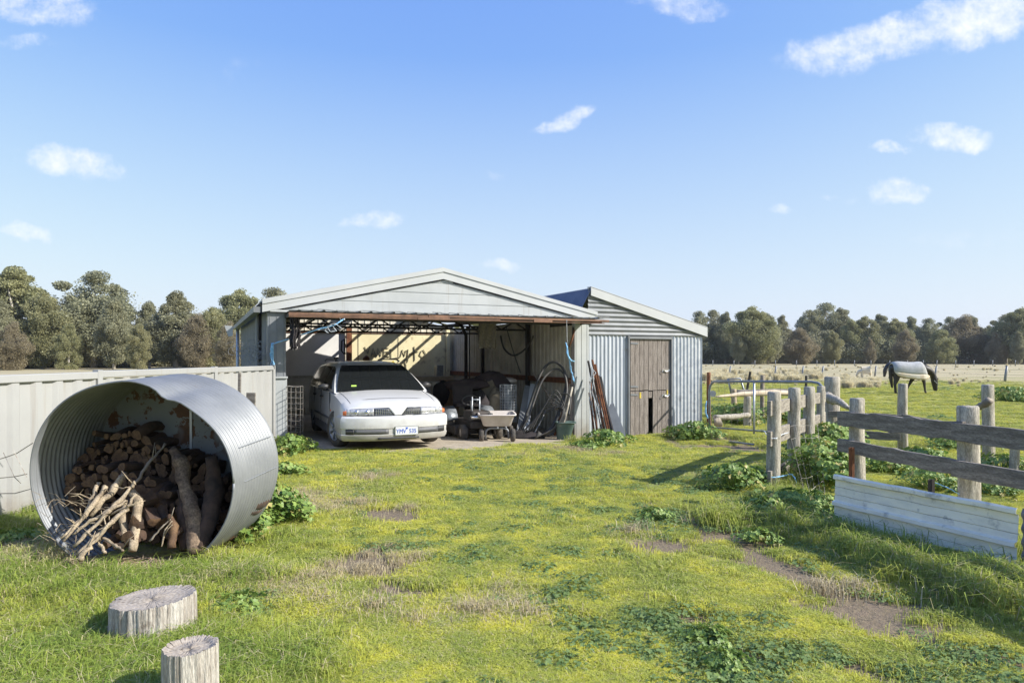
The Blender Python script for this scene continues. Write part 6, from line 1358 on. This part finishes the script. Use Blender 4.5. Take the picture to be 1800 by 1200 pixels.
for k, (px, py, i, sc, lab) in enumerate(WL):
    z = 0
    for _ in range(3): x, y = gp(px, py, z); z = g(x, y)
    o = bpy.data.objects.new('mallow_plant', WM[i]); COL.objects.link(o); o.location = (x, y, z); o.rotation_euler = (0, 0, k*1.7); o.scale = (sc, sc, sc*(1 if k % 2 else .85)); tag(o, lab, 'weed', 'leafy mallow weeds around the yard')

# ------------------------------------------------------------------ gum trees
def leafmat(name, a, b_):
    m = bpy.data.materials.new(name); m.use_nodes = True; t = NT(m.node_tree); bb = t.n['Principled BSDF']
    rn = t.new('ShaderNodeAttribute', attribute_type='GEOMETRY', attribute_name='rnd').outputs['Fac']; oi = t.new('ShaderNodeObjectInfo').outputs['Random']
    c = t.mix(rn, a, b_); c = t.mix(t.math('MULTIPLY', oi, .28), c, (.26,.205,.125)); t.put(bb.inputs['Base Color'], c); bb.inputs['Roughness'].default_value = .6
    tr = t.new('ShaderNodeBsdfTranslucent'); t.put(tr.inputs[0], c); mx = t.new('ShaderNodeMixShader'); mx.inputs[0].default_value = .42; t.put(mx.inputs[1], bb.outputs[0]); t.put(mx.inputs[2], tr.outputs[0]); t.put(t.n['Material Output'].inputs[0], mx.outputs[0]); return m
LM = [leafmat('olive_gum_leaves', (.17,.18,.08), (.47,.46,.24)), leafmat('grey_gum_leaves', (.17,.18,.105), (.45,.45,.28)), leafmat('brown_gum_leaves', (.16,.14,.085), (.41,.355,.23))]
TB = pmat('pale_gum_bark', (.50,.46,.41), (.30,.27,.24), 1.2, .9)
def crown_mesh(seed, n_cl, per, hgt, wid, low, mat, ls=.155):
    rg = np.random.default_rng(seed); cl = []
    for k in range(n_cl):
        for _ in range(30):
            p = rg.uniform(-1, 1, 3)
            if (p**2).sum() <= 1: break
        f = (p[2]+1)/2; env = wid*(.72+.28*math.sin(math.pi*min(1, f*1.1+.05)))*(1 if f < .75 else 1-.38*(f-.75)/.25)
        r_ = rg.uniform(.13, .29)*wid; cl.append((p[0]*env*.8*(1+.35*math.sin(f*11+seed)), p[1]*env*.8, low+f*(hgt-low-r_*.6), r_*(1.15 if f < .6 else .8)))
    V = []; rnd = []
    for cx, cy, cz, r_ in cl:
        m = int(per*(r_/(.16*wid))**1.6); d = rg.normal(size=(m, 3)); d /= np.linalg.norm(d, axis=1)[:, None]; rr_ = r_*(.35+.8*rg.random(m)**.6)[:, None]
        c = np.array([cx, cy, cz])+d*rr_*np.array([1, 1, .85]); a = rg.normal(size=(m, 3)); a /= np.linalg.norm(a, axis=1)[:, None]; e = rg.normal(size=(m, 3)); e[:, 2] -= .6; e -= a*(e*a).sum(1)[:, None]; e /= np.linalg.norm(e, axis=1)[:, None]
        s = ls*(.5+.9*rg.random(m))[:, None]; q = np.stack([c-a*s*.45, c+e*s*.55, c+a*s*.45, c-e*s*.7], 1); V.append(q.reshape(-1, 3)); base = rg.uniform(0, .5); rnd.append(np.repeat(base+.5*rg.random(m), 4))
    m = int(n_cl*per*.13); p = rg.normal(size=(m, 3)); p /= np.linalg.norm(p, axis=1)[:, None]; p *= rg.random((m, 1))**.3; f = (p[:, 2]+1)/2
    env = wid*(.80+.28*np.sin(np.pi*np.minimum(1, f*1.1+.05)))*np.where(f < .75, 1, 1-.55*(f-.75)/.25)*(.82+.3*np.sin(np.arctan2(p[:, 1], p[:, 0])*3+f*9+seed))
    c = np.stack([p[:, 0]*env, p[:, 1]*env, low+f*(hgt-low)*.93], 1); a = rg.normal(size=(m, 3)); a /= np.linalg.norm(a, axis=1)[:, None]; e = rg.normal(size=(m, 3)); e[:, 2] -= .6; e -= a*(e*a).sum(1)[:, None]; e /= np.linalg.norm(e, axis=1)[:, None]
    s = ls*(.5+.9*rg.random(m))[:, None]; V.append(np.stack([c-a*s*.45, c+e*s*.55, c+a*s*.45, c-e*s*.7], 1).reshape(-1, 3)); rnd.append(np.repeat(.2+.6*rg.random(m), 4))
    V = np.concatenate(V); nq = len(V)//4; me = bpy.data.meshes.new('crown'); me.vertices.add(len(V)); me.vertices.foreach_set('co', V.astype(np.float32).ravel())
    me.loops.add(nq*4); me.loops.foreach_set('vertex_index', np.arange(nq*4, dtype=np.int32)); me.polygons.add(nq); me.polygons.foreach_set('loop_start', np.arange(nq, dtype=np.int32)*4); me.polygons.foreach_set('loop_total', np.full(nq, 4, np.int32)); me.update(calc_edges=True)
    at_ = me.attributes.new('rnd', 'FLOAT', 'POINT'); at_.data.foreach_set('value', np.concatenate(rnd).astype(np.float32)); me.materials.append(mat); return me, cl
def tree_proto(seed, hgt, wid, low, mat, n_cl=105, per=420):
    me, cl = crown_mesh(seed, n_cl, per, hgt, wid, low, mat); q = random.Random(seed); b = MB()
    fork = hgt*.28; b.tube([(0, 0, -.4), (q.uniform(-.2, .2), .1, fork*.5), (q.uniform(-.3, .3), 0, fork)], [.34, .27, .22], 9); top = Vector(b.v[-1])
    for k in range(9):
        c = cl[q.randrange(len(cl))]; c = Vector(c[:3]); c.z = max(c.z, fork+1); p = Vector((0, 0, fork*q.uniform(.5, 1))); m = p.lerp(c, .5)+Vector((0, 0, .6))
        b.tube([p, m, c], [.17, .10, .03], 6)
    tm = b.build('trunk', TB, None, True, local=True); return me, tm
TP_ = [tree_proto(1, 12, 4.2, 1.0, LM[0]), tree_proto(2, 12, 3.6, .6, LM[1]), tree_proto(3, 12, 4.8, -.2, LM[2]), tree_proto(4, 12, 3.0, .8, LM[0], 90, 420), tree_proto(5, 12, 4.0, 2.2, LM[1], 80, 330), tree_proto(6, 12, 4.4, -.6, LM[0], 60, 420)]
TL = [(-35, 470, 92, 0, 1.1, 'olive gum cut by the picture edge behind the cream fence'), (32, 463, 94, 3, 1.35, 'tall narrow-topped olive gum at the far end of the cream fence'), (75, 500, 91, 0, .8, 'lower olive gum beside the tall narrow-topped one'), (165, 469, 97, 4, 1.25, 'tallest gum behind the cream fence, with open clumpy top'), (200, 520, 88, 1, .8, 'brown-green gum in front of the tallest one'), (120, 560, 86, 5, .7, 'low brownish gum in the dip before the tallest one'), (245, 560, 84, 5, .7, 'low bushy gum filling the gap by the fence post'),
      (310, 507, 95, 1, 1.15, 'round bushy gum behind the tank'), (372, 530, 92, 0, .8, 'gum standing right of the round bushy one'), (400, 560, 85, 2, .7, 'low brown gum beside the shed gutter'), (425, 496, 112, 0, 1.0, 'olive gum rising over the left shed eave'), (480, 500, 115, 4, 1.0, 'gum behind the shed with its top over the roof slope'), (530, 503, 120, 0, .8, 'small gum top showing over the left roof slope'), (568, 502, 130, 4, .4, 'smallest gum tip poking above the shed roof'),
      (262, 525, 100, 1, .8, 'slim gum in the gap right of the tallest one'), (345, 545, 90, 2, .8, 'brownish gum before the round bushy one behind the tank'), (-5, 520, 88, 1, .9, 'grey-green gum beside the tall narrow-topped one'), (95, 535, 100, 1, .9, 'grey gum deep in the dip left of the tallest one'), (455, 530, 108, 5, .9, 'brownish gum just above the shed gutter'),
      (20, 560, 82, 2, .8, 'low brown gum at the fence far end'), (1228, 543, 150, 4, .8, 'open-topped gum beside the annex roof end'), (1252, 541, 152, 4, .9, 'thin open gum second from the annex'), (1275, 545, 148, 1, .7, 'grey gum third from the annex'), (1298, 575, 138, 1, .7, 'low dense gum below the thin open ones'), (1324, 529, 140, 0, 1.1, 'tall pale gum with a forked white trunk behind the gate'), (1350, 548, 143, 1, .8, 'gum at the right shoulder of the tall pale one'), (1374, 551, 152, 1, .8, 'dark gum between the tall pale one and the brown dome'),
      (1405, 572, 134, 2, 1.0, 'low brown dome-shaped gum behind the gateway posts'), (1425, 541, 156, 4, .9, 'dark gum left of the highest one on the far side'), (1453, 528, 158, 4, 1.2, 'highest open-crowned gum of the far tree line'), (1478, 538, 156, 1, .8, 'gum clump at the right of the highest one'), (1462, 575, 140, 0, .7, 'narrow pale-green gum in front of the highest one'), (1496, 553, 150, 5, .8, 'brownish gum past the highest one'), (1522, 548, 150, 0, .9, 'gum above the cream animal'), (1548, 549, 152, 1, .9, 'gum above the black grazing horse'),
      (1530, 590, 140, 2, .5, 'small round brown tree at the paddock edge'), (1572, 552, 150, 0, .9, 'gum above the rug-wearing horse rump'), (1590, 575, 141, 2, .8, 'brown gum in front over the rug'), (1602, 553, 155, 1, .9, 'gum behind the brown one over the rug'), (1632, 556, 152, 4, .9, 'gum above the horse head'), (1655, 572, 141, 5, 1.0, 'rounded brown gum right of the horse'), (1668, 553, 156, 4, .8, 'dark gum behind the rounded brown one'), (1692, 548, 148, 2, 1.0, 'tall brown gum between the two rear posts'), (1710, 552, 150, 1, .8, 'gum joined to the tall brown one'),
      (1738, 566, 150, 0, .8, 'lower gum in the dip before the tall end group'), (1752, 580, 140, 2, .7, 'low brown gum near the right hand post'), (1768, 549, 145, 4, 1.0, 'dark gum in the tall end group'), (1798, 532, 140, 0, 1.2, 'tall dark gum at the end of the far tree line'), (1830, 540, 140, 1, 1.1, 'gum cut by the picture edge at the far tree line end'),
      (1790, 580, 135, 1, .7, 'low grey gum below the tall end gum'), (-90, 480, 92, 1, 1.2, 'gum beyond the picture edge on the fence side')]
first = set()
for k, (px, pt, d, i, ws, lab) in enumerate(TL):
    H_ = CAMH+(625-pt)*d/1200+.2; x = at(px, d); r0 = empty('gum_tree', (x, d, -.2), lab, 'tree', 'gum trees around the paddock', rz=k*1.3)
    s = H_/12.; sx = s*ws*1.08; c = bpy.data.objects.new('crown', TP_[i][0]); COL.objects.link(c); c.parent = r0; r0.scale = (sx, sx, s)
    if i in first: tm = TP_[i][1].copy(); COL.objects.link(tm)
    else: tm = TP_[i][1]; first.add(i)
    tm.parent = r0
# bushy mass filling below and behind the countable trees
me, _c = crown_mesh(77, 70, 260, 6.5, 6.0, .0, LM[1], .22)
sc_pts = []
rr = random.Random(6)
for k in range(120):
    px = 1195+k*5.6+rr.uniform(-4, 4); d = rr.uniform(150, 175); sc_pts.append((at(px, d), d, rr.uniform(.7, 1.35)))
for k in range(75):
    px = -160+k*10.5; d = rr.uniform(98, 125); sc_pts.append((at(px, d), d, rr.uniform(.55, 1.0)))
src = bpy.data.objects.new('scrub_source', me)
scatter('scrub', 'dark brown scrub growing under and behind the gum trees', [(x, y, s, 0) for x, y, s in sc_pts], [src])
# ------------------------------------------------------------------ thin summer air
b = MB(); b.box((0, 1570, 9), (3260, 3320, 24)); hz_ = b.build('haze', M['wire'], None); tag(hz_, 'thin pale air over the paddock', kind='stuff')
hm = bpy.data.materials.new('haze_air'); hm.use_nodes = True; t = NT(hm.node_tree); t.n.remove(t.n['Principled BSDF'])
pv = t.new('ShaderNodeVolumePrincipled'); pv.inputs['Color'].default_value = (.86, .92, 1, 1); pv.inputs['Density'].default_value = .00022; pv.inputs['Anisotropy'].default_value = .3
t.put(t.n['Material Output'].inputs['Volume'], pv.outputs[0]); hz_.data.materials.clear(); hz_.data.materials.append(hm)
